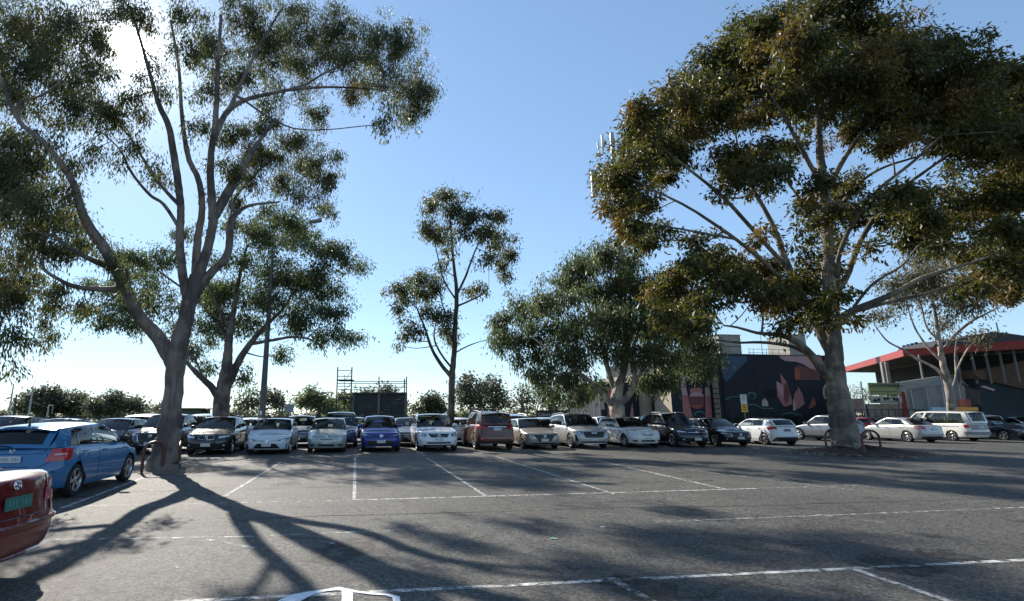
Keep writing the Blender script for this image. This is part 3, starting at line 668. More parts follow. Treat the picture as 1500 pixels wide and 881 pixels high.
# pale open gum by the grandstand
tree('thin open gum with pale bare limbs beside the white van', 38, [
  [(1395, 640, 0, .26), (1393, 600, 0, .22), (1388, 560, 0, .21), (1380, 525, 0, .18), (1376, 500, 0, .14), (1370, 460, 0, .1), (1366, 430, 0, .08), (1372, 385, 0, .05)],
  [(1387, 560, 0, .11), (1372, 541, -.3, .1), (1345, 527, -.6, .09), (1322, 512, -.9, .07), (1300, 500, -1.2, .05), (1282, 478, -1.4, .03)],
  [(1380, 530, 0, .09), (1358, 508, .3, .08), (1340, 480, .6, .06), (1328, 445, .8, .04)],
  [(1384, 510, 0, .12), (1398, 492, -.4, .1), (1422, 472, -.8, .08), (1448, 458, -1.2, .05), (1470, 447, -1.5, .03)],
  [(1376, 500, 0, .07), (1358, 480, -.3, .06), (1350, 450, -.6, .05), (1340, 420, -.8, .03)],
  [(1391, 575, 0, .05), (1400, 552, .2, .06), (1399, 520, .4, .05), (1402, 495, .5, .04)],
  [(1400, 545, .3, .05), (1415, 515, .6, .045), (1428, 500, .8, .03)]],
  [(1335, 400, 26, 16), (1370, 395, 28, 18), (1400, 375, 26, 14), (1385, 420, 28, 16), (1350, 425, 22, 14), (1325, 438, 20, 10), (1290, 458, 16, 7), (1270, 462, 12, 6), (1380, 445, 18, 10), (1415, 420, 24, 16), (1435, 445, 20, 10), (1432, 488, 18, 7), (1350, 370, 24, 14), (1380, 465, 12, 8), (1310, 415, 20, 12), (1440, 400, 20, 14), (1455, 425, 14, 10), (1380, 480, 8, 6)],
  BK_P, LF_P, dens=380, size=.26, droop=.8, spray=.4, ratio=.3, depth=1.2, twigr=.02, name='open_gum_tree')

# trees beyond the oval, each with its own trunk and crown
def far_tree(px, F, wpx, ytop, label, pale=False, dense=1.0, ybot=604, seed=0):
    rnd = random.Random(seed * 17 + int(px))
    top = ytop; h = ybot - top; cl = []
    n = int(7 + wpx / 9)
    for i in range(n):
        a = rnd.uniform(-1, 1); b_ = rnd.uniform(0, 1)
        lim = math.sqrt(max(0, 1 - a * a))
        cl.append((px + a * wpx / 2 * .8, ybot - h * (.10 + .74 * lim * b_ ** .6) - 1, wpx * .16 * rnd.uniform(.8, 1.3), h * .16 * rnd.uniform(.8, 1.2), rnd.uniform(-.22, .22) * wpx / ppm(F), dense))
    base = P(px, 612, F); base.z = 0
    s = F / 60
    lb = [[(px, 612, 0, .35 * s ** .5), (px + wpx * .02, ybot - h * .2, 0, .26 * s ** .5), (px - wpx * .03, ybot - h * .5, 0, .16), (px + wpx * .03, ytop + h * .15, 0, .06)],
          [(px, ybot - h * .25, 0, .15), (px - wpx * .2, ybot - h * .5, 1, .1), (px - wpx * .32, ybot - h * .62, 1, .05)],
          [(px, ybot - h * .3, 0, .15), (px + wpx * .18, ybot - h * .5, -1, .1), (px + wpx * .3, ybot - h * .66, -1, .05)]]
    return tree(label, F, lb, cl, BK_L, LF_BP if pale else LF_B, dens=70 / s, size=.42 * s ** .7, droop=.4, spray=.5 * s ** .5, ratio=.42, depth=1, twigr=.05, base=base, name='far_tree', group='trees beyond the oval', per=18)
for args in [
  (75, 105, 105, 568, 'wide dark rounded tree at far left beyond the blue hatchback', False, 2.6, 609),
  (22, 140, 40, 603, 'low dark tree at the far left edge of the oval', False, 2, 612),
  (172, 95, 82, 577, 'dark rounded tree left of the thick gum trunk', False, 2.2, 609),
  (230, 125, 38, 592, 'small tree just left of the thick gum trunk', False, 1.6, 610),
  (384, 78, 64, 560, 'mid green tree directly behind the light pole', False, 1.0, 607),
  (466, 92, 66, 566, 'pale loose tree left of the scaffold tower', True, 1.3, 609),
  (506, 100, 40, 572, 'pale tree seen through the scaffold tower', True, 1.2, 609),
  (572, 105, 40, 561, 'green tree rising behind the scoreboard top rail', False, 1.6, 609),
  (534, 112, 38, 567, 'grey tree peeping over the left half of the scoreboard', False, 1.5, 609),
  (625, 86, 50, 577, 'dark dense round tree right of the scoreboard', False, 2.8, 610),
  (690, 78, 50, 540, 'tall open gum just right of the slender trunk', False, 1.1, 604),
  (722, 82, 42, 553, 'dark open gum above the brown SUV', False, 1.3, 606),
  (765, 96, 42, 563, 'bare branched grey tree left of the oval sign', False, .7, 606),
  (805, 100, 46, 566, 'grey tree directly over the oval sign', False, .8, 606),
  (846, 92, 40, 585, 'low green tree right of the oval sign', False, 1.5, 608)]:
    far_tree(*args[:5], pale=args[5], dense=args[6], ybot=args[7])
# a low line of shrubs along the far boundary
def hedge_line(name, a, b_, h, label, n, m, wd=2.5, size=.5):
    p = []; d = b_ - a
    root = empty(name, a, label=label, cat='shrubs')
    cl = []
    k = max(4, int(d.length / 3))
    for i in range(k):
        c = d * (i + .5) / k
        hh = h * random.uniform(.6, 1.15)
        cl.append((np.array((c.x + random.uniform(-1, 1), c.y + random.uniform(-1, 1), hh * .5)), d.length / k * .8, wd, hh * .55, 1.0))
    leaves_mesh('foliage', m, root, cl, n, size, .2, .35, .45, 16)
    return root
hedge_line('shrub_row', Vector((P(-40, 612, 118).x, 118, 0)), Vector((P(470, 612, 118).x, 118, 0)), 2.8, 'low haze-tinted row of shrubs along the far left of the oval', 30, LF_B, 3, .6)
hedge_line('shrub_row', Vector((P(470, 612, 112).x, 112, 0)), Vector((P(880, 612, 112).x, 112, 0)), 3.0, 'olive shrubs along the far side of the oval behind the scoreboard', 30, LF_BP, 3, .6)

# ------------------------------------------------------------------ cars
GLS = glass_mat('car_glass', (.78, .85, .83), .10)
GLS_D = glass_mat('privacy_glass', (.20, .22, .22), .6)
BLK = mat('black_plastic', (.018, .018, .02), .45)
TRIM = mat('gloss_black', (.008, .008, .01), .18, coat=.5)
CHR = mat('chrome', (.75, .76, .78), .12, metal=1)
ALLOY = mat('alloy', (.50, .50, .51), .3, metal=.9, var=.15, scale=20)
DALLOY = mat('dark_alloy', (.16, .16, .17), .35, metal=.8)
TYRE = mat('tyre_rubber', (.016, .016, .017), .85, var=.3, scale=8)
LAMP = mat('lamp_lens', (.55, .57, .60), .08, metal=.35, coat=1)
LAMPD = mat('lamp_housing', (.05, .052, .06), .15, coat=1)
TAIL = mat('tail_lens', (.50, .010, .010), .15, coat=1)
TAILC = mat('tail_lens_clear', (.6, .45, .45), .15, coat=1)
AMB = mat('amber_lens', (.55, .2, .03), .2, coat=1)
CLOTH = mat('seat_cloth', (.035, .035, .038), .9)
PLW = mat('plate_white', (.62, .63, .62), .4)
PLG = mat('plate_green', (.03, .16, .13), .4)
PLI = mat('plate_ink', (.36, .37, .40), .5); PLI2 = mat('plate_ink_pale', (.07, .24, .20), .5)
PLD = mat('plate_dark', (.03, .03, .06), .4)
RUST = mat('hoop_brown', (.09, .028, .022), .5, var=.4, scale=12)

M_BLUE = paint('blue_paint', (.028, .155, .33), rough=.3)
class Car:
    def __init__(s, L=4.4, W=1.8, H=1.45, wb=2.65, fo=.88, r=.325, gc=.19, nose=.70, cowl=.96, tailz=1.0, cx=None, hx=None, rx=None, bx=None,
                 rh=None, deck=None, style='hatch', tum=.17, shou=None, crown=.05, nf=11, nr=13, sill=None, belt_up=.05):
        s.L, s.W, s.H, s.wb, s.r, s.gc, s.style = L, W, H, wb, r, gc, style
        s.hw = W / 2; s.hl = L / 2
        s.xf = s.hl - fo; s.xr = s.xf - wb
        s.nose, s.cowl, s.tailz = nose, cowl, tailz
        s.cx = cx if cx is not None else s.xf - .42           # foot of the windscreen
        s.hx = hx if hx is not None else s.cx - .78            # top of the windscreen
        s.rx = rx if rx is not None else -s.hl + .42           # rear edge of the roof
        s.bx = bx if bx is not None else -s.hl + .12           # foot of the rear window
        s.rh = rh if rh is not None else H - .06               # roof height at rx
        s.deck = deck if deck is not None else tailz
        s.tum, s.nf, s.nr, s.m = tum, nf, nr, 2.6
        s.crown = crown; s.belt_up = belt_up
    # shoulder height along the car
    def zs(s, x):
        ks = [(-s.hl, s.deck - .04), (-s.hl + .25, s.deck), (s.bx + .02, s.deck), (s.bx + .35, s.tailz + s.belt_up * .6), (s.cx - .1, s.cowl), (s.cx + .35, s.cowl - .045), (s.xf + .1, s.nose + (s.cowl - s.nose) * .38), (s.hl - .12, s.nose + .02), (s.hl, s.nose - .05)]
        ks = sorted(ks); return float(np.interp(x, [k[0] for k in ks], [k[1] for k in ks]))
    def half(s, xi, front=True):
        n = s.nf if front else s.nr
        return (max(0, 1 - abs(xi) ** n)) ** (1 / s.m)
    def wz(s, z, zsh):
        # side section: tucked sill, full at the waist, rolled in at the shoulder
        w_ = np.interp(z, [s.gc, s.gc + .10, .42, .62, .80, 1.0, 1.25], [.915, .965, .985, 1.0, .992, .965, .93])
        d = zsh - z
        if d < .09: w_ -= .045 * ((.09 - d) / .09) ** 2
        return float(w_) * s.hw
    def lz(s, z, front):
        if front: e = np.interp(z, [s.gc, .3, .45, .58, .72, .85, 1.0], [-.10, -.03, 0, -.01, -.06, -.12, -.3])
        else: e = np.interp(z, [s.gc, .3, .5, .6, .8, 1.0, 1.2], [-.13, -.05, 0, -.01, -.05, -.08, -.16])
        return s.hl + float(e)
    def skin(s, x, z, side=1, off=0):
        """point on the flank at station x and height z"""
        fr = x > 0; xi = min(.9999, abs(x) / s.hl); zz = s.zs(x)
        y = s.half(xi, fr) * s.wz(min(z, zz), zz) + off
        X = x * s.lz(z, fr) / s.hl
        return Vector((X, side * y, z))
    def face(s, a, z, front=True, off=0):
        """point on the nose or tail, a metres along the skin from the centre line"""
        tab = s._tf if front else s._tr
        sg = 1 if a >= 0 else -1; q = abs(a)
        xi = float(np.interp(q, tab[2], tab[0])); eta = float(np.interp(q, tab[2], tab[1]))
        zz = s.zs((1 if front else -1) * xi * s.hl)
        y = eta * s.wz(min(z, zz), zz); x = xi * s.lz(z, front)
        nx = 1 - min(1, q / s.hw) ** 4
        k = math.hypot(nx, 1 - nx) or 1
        x += off * nx / k; y += off * (1 - nx) / k
        return Vector(((1 if front else -1) * x, sg * y, z))
    def prep(s):
        for fr in (True, False):
            n = s.nf if fr else s.nr
            E = np.concatenate([np.linspace(0, .97, 40), 1 - (1 - np.linspace(.97, 1, 40)) ** 1.0])
            xs = [(1 - min(1, e) ** s.m) ** (1 / n) for e in E]
            pts = [(x, e) for x, e in zip(xs, E)]
            # drop to the flank
            pts = [p for p in pts if p[0] > .3] + [(q, s.half(q, fr)) for q in np.linspace(min(p[0] for p in pts if p[0] > .3), 0, 20)]
            arc = [0]
            for i in range(1, len(pts)):
                arc.append(arc[-1] + math.hypot((pts[i][0] - pts[i - 1][0]) * s.hl, (pts[i][1] - pts[i - 1][1]) * s.hw))
            t = (np.array([p[0] for p in pts]), np.array([p[1] for p in pts]), np.array(arc))
            if fr: s._tf = t
            else: s._tr = t
    def rail(s, x):
        t = (x - s.rx) / (s.hx - s.rx)
        z = s.rh + (s.H - s.rh) * math.sin(min(1, max(0, t) * 1.25) * math.pi / 2) - .035 * max(0, (t - .75) / .25) ** 2
        yy = s.hw - s.tum - .05 * (1 - min(1, max(0, t * 2.2))) ** 2 - .03 * max(0, (t - .6) / .4) ** 2
        return Vector((x, yy, z - .035))
    def belt(s, x):
        p = s.skin(x, s.zs(x)); return Vector((x, p.y, s.zs(x)))
    def side(s, xb, xt, t, sd=1, off=0):
        a, b_ = s.belt(xb), s.rail(xt)
        p = a.lerp(b_, t); p.y += .028 * math.sin(math.pi * t) + off
        return Vector((p.x, p.y * sd, p.z))
    def build(s, name, pm, glass=GLS, rglass=None, rim=ALLOY, spokes=5, detail=2, clad=None, roofm=None, front=None, rear=None, plate=PLW, rails=False, seats=True, pil=None, handle=None, plate_rear=None, antenna=False, **k):
        s.prep()
        root = empty(name, **k)
        rglass = rglass or glass
        hl, hw = s.hl, s.hw
        # ---- shell
        ra = s.r + .055
        xs = set()
        for c in (s.xf, s.xr):
            for i in range(15): xs.add(round(c + ra * math.cos(math.pi * i / 14), 4))
        for q in np.linspace(s.xr + ra, s.xf - ra, 9): xs.add(round(float(q), 4))
        fx, rx_ = [], []
        for e in (0, .15, .3, .45, .58, .7, .8, .88, .94):
            fx.append((hl * (1 - e ** s.m) ** (1 / s.nf), e)); rx_.append((-hl * (1 - e ** s.m) ** (1 / s.nr), e))
        lo_, hi_ = min(xs), max(xs)
        cols = [(x, e) for x, e in rx_ if x < lo_ - .02] 
        gap = [x for x in np.linspace(cols[-1][0], lo_, 4)[1:-1]]
        cols += [(x, None) for x in gap] + [(x, None) for x in sorted(xs)]
        fcols = [(x, e) for x, e in fx if x > hi_ + .02][::-1]
        cols += [(x, None) for x in np.linspace(hi_, fcols[0][0], 4)[1:-1]] + fcols
        rows = 12
        def bottom(x):
            for c in (s.xf, s.xr):
                if abs(x - c) < ra - 1e-4: return s.r + math.sqrt(ra * ra - (x - c) ** 2)
            return s.gc + (.03 if abs(x) > s.xf else 0)
        G_ = []
        for (x, e) in cols:
            zsx = s.zs(x); zb = min(bottom(x), zsx - .06); col = []
            fr = x > 0
            eta = e if e is not None else s.half(abs(x) / hl, fr)
            for j in range(rows + 1):
                t = j / rows; t = t if j < rows - 2 else t
                z = zb + (zsx - zb) * (1 - (1 - t) ** 1.25)
                col.append(Vector(((1 if fr else -1) * (abs(x) / hl) * s.lz(z, fr), eta * s.wz(z, zsx), z)))
            G_.append(col)
        mb = MB()
        for sd in (1, -1):
            mb.grid([[Vector((p.x, p.y * sd, p.z)) for p in c] for c in G_])
        # bonnet and tail deck between the shoulders
        def deckstrip(sel, cr):
            rws = []
            for i in sel:
                p = G_[i][-1]; x = p.x; row = []
                c_ = cr(cols[i][0]) * min(1, p.y / hw * 1.3)
                for q in np.linspace(-1, 1, 11):
                    row.append(Vector((x, p.y * q, p.z + c_ * (1 - q * q) ** .8)))
                rws.append(row)
            mb.grid(rws)
        ci = [i for i, c in enumerate(cols) if c[0] >= s.cx - .12]
        deckstrip(ci, lambda x: .035 + .03 * min(1, (hl - x) / .8))
        bi = [i for i, c in enumerate(cols) if c[0] <= s.bx + .06]
        if len(bi) > 1: deckstrip(bi, lambda x: .03)
        body = mb.build('body', pm, root, angle=32)
        # ---- underside, wheel housings, cabin floor
        u = MB()
        u.box((0, 0, (s.gc + .12 + .52) / 2), (s.L - .5, s.W - .62, .52 - s.gc - .12))
        u.box(((s.xf + s.xr) / 2, 0, s.gc + .1), (s.wb - 2 * ra - .02, s.W - .16, .14))
        u.box((s.xf + ra + (hl - s.xf - ra) * .4, 0, s.gc + .12), ((hl - s.xf - ra) * .55, s.W * .72, .14))
        u.box((s.xr - ra - (hl + s.xr - ra) * .4, 0, s.gc + .12), ((hl + s.xr - ra) * .55, s.W * .8, .14))
        u.build('underbody', BLK, root, smooth=False)
        if seats:
            n_ = MB()
            zf = .55
            n_.box(((s.cx + s.bx) / 2, 0, zf), (s.cx - s.bx - .1, s.W - .3, .04))
            n_.box((s.cx - .22, 0, s.cowl - .05), (.42, s.W - .34, .12))          # dashboard
            for y in (.37, -.37):
                for x0, hh in ((.12, .0), (-.78, -.03)):
                    n_.box((x0 + (s.cx - 1.05), y, zf + .16), (.5, .5, .2))
                    M_ = Matrix.Translation((x0 + s.cx - 1.34, y, zf + .46 + hh)) @ Matrix.Rotation(-.22, 4, 'Y')
                    n_.box(None, (.13, .47, .56), M=M_)
                    M_ = Matrix.Translation((x0 + s.cx - 1.43, y, zf + .82 + hh)) @ Matrix.Rotation(-.22, 4, 'Y')
                    n_.box(None, (.09, .25, .16), M=M_)
            n_.box((s.bx + .42, 0, .78), (.1, s.W - .4, .4))
            n_.build('seats', CLOTH, root, smooth=False)
            sw = MB()
            cc = Vector((s.cx - .52, -.37, s.cowl + .0))
            ring = [cc + Vector((.19 * math.cos(a) * .35, .19 * math.sin(a), .19 * math.cos(a) * .92)) for a in np.linspace(0, 2 * math.pi, 17)]
            sw.tube(ring, .014, 5, cap=False)
            sw.build('steering_wheel', BLK, root)
        # ---- greenhouse
        lay = s.layout()
        T0, T1 = .035, .90
        pill = pil or pm
        gr = {}
        for sd in (1, -1):
            fm = MB(); bt = MB()
            for (kind, b0, b1, t0, t1) in lay:
                nx = max(1, int(abs(b1 - b0) / .16)); 
                def rowsf(ta, tb, nt_, off=0):
                    R_ = []
                    for j in range(nt_ + 1):
                        t = ta + (tb - ta) * j / nt_
                        R_.append([s.side(b0 + (b1 - b0) * i / nx, t0 + (t1 - t0) * i / nx, t, sd, off) for i in range(nx + 1)])
                    return R_
                if kind == 'g' or kind == 'q':
                    m_ = MB(); m_.grid(rowsf(T0, T1, 4, -.006))
                    m_.build('side_window', rglass if kind == 'q' else glass, root)
                    fm.grid(rowsf(T1, 1, 1)); bt.grid(rowsf(0, T0, 1))
                elif kind == 'b':
                    bt.grid(rowsf(0, T1, 4, .001)); fm.grid(rowsf(T1, 1, 1))
                else:
                    fm.grid(rowsf(0, 1, 5))
            fm.build('pillars', pill, root, angle=60); bt.build('window_trim', TRIM, root, angle=60)
        def cross(p, q_, bulge, up, n=10):
            row = []
            for v in np.linspace(-1, 1, n + 1):
                row.append(Vector((p.x + bulge * (1 - v * v), p.y * v, p.z + up * (1 - v * v))))
            return row
        # windscreen
        A0, A1 = s.belt(s.cx), s.rail(s.hx)
        rws = []
        for j in range(7):
            t = j / 6; p = A0.lerp(A1, t); p.z += .02 * math.sin(math.pi * t); p.y += .012 * math.sin(math.pi * t) - .0
            rws.append(cross(p, None, .16 - .07 * t, .02 + (s.crown - .02) * t - .0))
        m_ = MB(); m_.grid(rws); m_.build('windscreen', glass, root)
        wt = MB(); wt.tube([Vector((q.x + .012, q.y * .99, q.z + .012)) for q in rws[0]], .016, 5); wt.tube([q + Vector((.004, 0, 0)) for q in rws[-1]], .01, 4)
        wt.build('cowl_trim', BLK, root)
        # wipers
        if detail > 1:
            wp = MB()
            for (ya, yb) in ((.05, .62), (-.58, -.02)):
                pa = rws[0][5] + Vector((-.0, ya, .03)); pa = Vector((s.cx + .16 * (1 - (ya / hw) ** 2) + .0, ya, A0.z + .045)); pb = Vector((s.cx + .16 * (1 - (yb / hw) ** 2) - .06, yb, A0.z + .105))
                wp.tube([pa, pb], .011, 4)
            wp.build('wipers', BLK, root)
            mr_ = MB(); mr_.box((A1.x + .18, 0, A1.z - .03), (.03, .2, .06)); mr_.build('rear_view_mirror', BLK, root, smooth=False)
        # rear window
        D0, D1 = s.belt(s.bx), s.rail(s.rx)
        rw2 = []
        for j in range(7):
            t = j / 6; p = D0.lerp(D1, t); p.x -= .03 * math.sin(math.pi * t); p.z += .01 * math.sin(math.pi * t)
            rw2.append(cross(p, None, -.09 + .03 * t, .015 + (s.crown - .015) * t))
        fr_ = MB(); fr_.grid(rw2); 
        # painted frame round the rear glass, glass set just proud of it
        def sub(rws_, j0, j1, i0, i1, off):
            return [[q + Vector((off, 0, .004)) for q in r_[i0:i1 + 1]] for r_ in rws_[j0:j1 + 1]]
        fm2 = MB(); n_j = len(rw2) - 1
        fm2.grid([r_[0:2] for r_ in rw2]); fm2.build('rear_pillar', pill, root, angle=60)
        fm2 = MB(); fm2.grid([r_[9:11] for r_ in rw2]); fm2.build('rear_pillar', pill, root, angle=60)
        fm2 = MB()
        if s.style != 'sedan':
            fm2.grid([r_[1:10] for r_ in rw2[0:2]]); fm2.build('rear_sill', pill, root, angle=60)
        gl_ = MB(); gl_.grid([r_[1:10] for r_ in (rw2[1:] if s.style != 'sedan' else rw2)]); gl_.build('rear_window', rglass, root)
        # roof
        rws = []
        N = 10
        for j in range(N + 1):
            t = j / N; x = s.rx + (s.hx - s.rx) * t; p = s.rail(x)
            bl = (-.06) * (1 - t) ** 3 + .09 * t ** 3
            rws.append([Vector((p.x + bl * (1 - v * v), p.y * v, p.z + s.crown * (1 - abs(v) ** 2.2))) for v in np.linspace(-1, 1, 15)])
        m_ = MB(); m_.grid(rws); m_.build('roof', roofm or pm, root, angle=60)
        if s.style in ('hatch', 'suv', 'van'):
            sp = MB(); x0 = s.rx
            p = s.rail(x0); tp = [Vector((x0 - .06 * (1 - v * v), p.y * v, p.z + s.crown * (1 - abs(v) ** 2.2))) for v in np.linspace(-.96, .96, 11)]
            d = Vector((-.13, 0, -.035)); lo2 = [q + d for q in tp]; un = [q + d + Vector((.02, 0, -.03)) for q in tp]; un2 = [q + Vector((0, 0, -.03)) for q in tp]
            sp.grid([tp, lo2, un, un2]); sp.build('spoiler', roofm or pm, root, angle=30)
        if rails:
            for sd in (1, -1):
                rr = MB(); pts = []
                for t in np.linspace(.04, .96, 8):
                    p = s.rail(s.rx + (s.hx - s.rx) * t); pts.append(Vector((p.x, sd * (p.y - .03), p.z + .075)))
                pts = [pts[0] + Vector((-.06, 0, -.06))] + pts + [pts[-1] + Vector((.06, 0, -.06))]
                rr.tube(pts, .016, 6); rr.build('roof_rail', rails if not isinstance(rails, bool) else BLK, root)
        if antenna:
            an = MB(); p = s.rail(s.rx + .12); b0 = Vector((p.x, 0, p.z + s.crown)); an.tube([b0, b0 + Vector((.015, 0, .05)), b0 + Vector((-.03, 0, .2))], [.03, .014, .004], 6); an.build('antenna', BLK, root)
        # ---- doors as thin panels with dark gaps
        if detail:
            xb = [q for q in s.doors()]
            for sd in (1, -1):
                for (x0, x1, lx0, lx1) in xb:
                    for mm_, off, inset in ((TRIM, .0015, -.008), (pm, .005, 0)):
                        d_ = MB(); R_ = []
                        for j in range(9):
                            t = j / 8; row = []
                            for i in range(9):
                                u_ = i / 8
                                xa = (lx0 + (x0 - lx0) * min(1, t * 1.5)) + inset; xe = (lx1 + (x1 - lx1) * min(1, t * 1.5)) - inset
                                x = xa + (xe - xa) * u_; zt = s.zs(x) - .012
                                z = s.gc + .13 + inset + (zt - s.gc - .13) * t
                                row.append(s.skin(x, z, sd, off))
                            R_.append(row)
                        d_.grid(R_)
                        if mm_ is TRIM: d_.build('door_seal', TRIM, root)
                        else:
                            dr = d_.build('door', pm, root)
                            h_ = MB(); hx_ = x0 + .13; zt = s.zs(hx_) - .13
                            h_.tube([s.skin(hx_, zt, sd, .012), s.skin(hx_ + .05, zt + .002, sd, .042), s.skin(hx_ + .15, zt, sd, .042), s.skin(hx_ + .19, zt, sd, .012)], [.012, .015, .015, .012], 6)
                            h_.build('handle', handle or pm, dr)
            # mirrors
            for sd in (1, -1):
                mm_ = MB(); b0 = s.side(s.cx - .22, s.hx + .3, .05, sd)
                c_ = Vector((s.cx - .2, sd * (b0[1] * sd + .12), s.cowl + .09))
                RR = []
                for i in range(7):
                    a = math.pi * i / 6; row = []
                    for j in range(10):
                        e = 2 * math.pi * j / 10
                        row.append(Vector((c_.x + .085 * math.sin(a) ** .6 * math.cos(e) * (1 if math.cos(e) > 0 else .45), c_.y + .115 * -math.cos(a), c_.z + .075 * math.sin(a) ** .6 * math.sin(e))))
                    RR.append(row)
                mm_.grid(RR, closed=True)
                mm_.tube([Vector((c_.x + .02, b0[1] - sd * .02, c_.z - .07)), Vector((c_.x + .01, c_.y - sd * .04, c_.z - .04))], .025, 5)
                mm_.build('wing_mirror', BLK if (pil is BLK or pm in (M_BLUE,)) else pm, root)
        # ---- wheels
        for x in (s.xf, s.xr):
            for sd in (1, -1):
                s.wheel(root, (x, sd * (hw - .12), s.r), sd, rim, spokes)
        if clad:
            for sd in (1, -1):
                cm = MB()
                for c in (s.xf, s.xr):
                    R_ = [[], [], []]
                    for i in range(17):
                        a = math.pi * (-.06 + 1.12 * i / 16)
                        for j, (rr_, of) in enumerate(((ra - .01, .008), (ra + .02, .018), (ra + .065, .012))):
                            x_ = c + rr_ * math.cos(a); z_ = max(s.gc, s.r + rr_ * math.sin(a))
                            x_ = max(-hl * .985, min(hl * .985, x_))
                            R_[j].append(s.skin(x_, z_, sd, of))
                    cm.grid(R_)
                R_ = [[s.skin(x_, z_, sd, .012) for x_ in np.linspace(s.xr + ra, s.xf - ra, 6)] for z_ in (s.gc, s.gc + .06, s.gc + .13)]
                cm.grid(R_)
                cm.build('wheel_arch_cladding', clad, root)
        s.root = root; s.pm = pm
        (front or std_front)(s, root)
        (rear or std_rear)(s, root)
        zp = getattr(s, 'pz_f', .42)
        s.plate(root, True, zp, plate)
        s.plate(root, False, getattr(s, 'pz_r', .82 if s.style in ('hatch', 'suv') else .78), plate_rear or plate)
        return root
    def layout(s):
        c, h, r_, b_ = s.cx, s.hx, s.rx, s.bx
        cab = c - b_; top = h - r_
        f1b = c - .30; B = c - .30 - (cab - .5) * .42
        Bt = h - top * .40
        if s.style == 'sedan':
            return [('p', c, f1b + .12, h, h - .06), ('g', f1b + .12, B + .03, h - .06, Bt + .03), ('b', B + .03, B - .05, Bt + .03, Bt - .05), ('g', B - .05, b_ + .62, Bt - .05, r_ + .22), ('b', b_ + .62, b_ + .58, r_ + .22, r_ + .19), ('q', b_ + .58, b_ + .38, r_ + .19, r_ + .14), ('p', b_ + .38, b_, r_ + .14, r_)]
        if s.style == 'van':
            return [('p', c, c - .14, h, h - .08), ('g', c - .14, c - .95, h - .08, h - .62), ('p', c - .95, c - 1.07, h - .62, h - .76), ('q', c - 1.07, c - 1.75, h - .76, h - 1.5), ('b', c - 1.75, c - 1.8, h - 1.5, h - 1.55), ('q', c - 1.8, b_ + .26, h - 1.55, r_ + .22), ('p', b_ + .26, b_, r_ + .22, r_)]
        if s.style == 'suv':
            return [('p', c, f1b + .14, h, h - .06), ('g', f1b + .14, B + .03, h - .06, Bt + .03), ('b', B + .03, B - .05, Bt + .03, Bt - .05), ('g', B - .05, B - .85, Bt - .05, Bt - .78), ('b', B - .85, B - .92, Bt - .78, Bt - .85), ('q', B - .92, b_ + .30, Bt - .85, r_ + .20), ('p', b_ + .30, b_, r_ + .20, r_)]
        return [('p', c, f1b + .14, h, h - .06), ('g', f1b + .14, B + .03, h - .06, Bt + .03), ('b', B + .03, B - .05, Bt + .03, Bt - .05), ('g', B - .05, B - .80, Bt - .05, Bt - .74), ('b', B - .80, B - .85, Bt - .74, Bt - .79), ('q', B - .85, b_ + .42, Bt - .79, r_ + .30), ('p', b_ + .42, b_, r_ + .30, r_)]
    def doors(s):
        c = s.cx; B = c - .30 - (c - s.bx - .5) * .42
        ra = s.r + .075
        return [(B, c - .02, B + .02, min(c - .02, s.xf - ra - .02)), (B - .92 if s.style != 'van' else B - 1.0, B - .02, max(B - .92, s.xr + ra + .0), B)]
    def wheel(s, root, c, sd, rim, spokes):
        wr = empty('wheel'); wr.parent = root; wr.location = c
        if sd < 0: wr.rotation_euler = (0, 0, math.pi)
        key = (round(s.r, 3), rim.name, spokes)
        if key not in WHEELS:
            r = s.r; rr = r * .70; w_ = .205
            t = MB(); t.lathe([(rr, -w_ / 2), (r - .03, -w_ / 2), (r - .008, -w_ / 2 + .02), (r, -w_ / 2 + .05), (r, w_ / 2 - .05), (r - .008, w_ / 2 - .02), (r - .035, w_ / 2), (rr + .004, w_ / 2 - .004), (rr - .005, w_ / 2 - .03), (rr - .01, -w_ / 2)], n=36)
            tm = t.build('tyre', TYRE, None, angle=50); td = tm.data; bpy.data.objects.remove(tm)
            m = MB()
            m.lathe([(rr, w_ / 2 - .012), (rr - .012, w_ / 2 - .006), (rr - .022, w_ / 2 - .02), (rr - .028, w_ / 2 - .07)], n=36)
            for q in range(spokes):
                a = 2 * math.pi * q / spokes
                for da in ((-.10, .10) if spokes <= 7 else (0,)):
                    i0 = Vector((.035 * math.cos(a + da * 2), w_ / 2 - .03, .035 * math.sin(a + da * 2)))
                    i1 = Vector(((rr - .015) * math.cos(a + da), w_ / 2 - .022, (rr - .015) * math.sin(a + da)))
                    ax = (i1 - i0).normalized(); sdv = ax.cross(Vector((0, 1, 0))); wd = .02 if spokes <= 7 else .014
                    m.prism([i0 + sdv * wd * 1.1, i1 + sdv * wd, i1 - sdv * wd, i0 - sdv * wd * 1.1], (0, -.02, 0))
            m.lathe([(0, w_ / 2 - .012), (.03, w_ / 2 - .014), (.055, w_ / 2 - .026), (.06, w_ / 2 - .05)], n=16)
            mm = m.build('rim', rim, None, angle=30); md = mm.data; bpy.data.objects.remove(mm)
            d = MB(); d.lathe([(0, .0), (rr - .03, .0), (rr - .01, -.06)], n=24)
            d.lathe([(.05, .012), (rr * .72, .012), (rr * .72, .0)], n=24)
            dd = d.build('brake_disc', BLK, None); ddd = dd.data; bpy.data.objects.remove(dd)
            WHEELS[key] = (td, md, ddd)
        for nm, me in zip(('tyre', 'rim', 'brake_disc'), WHEELS[key]):
            o = bpy.data.objects.new(nm, me); COL.objects.link(o); o.parent = wr
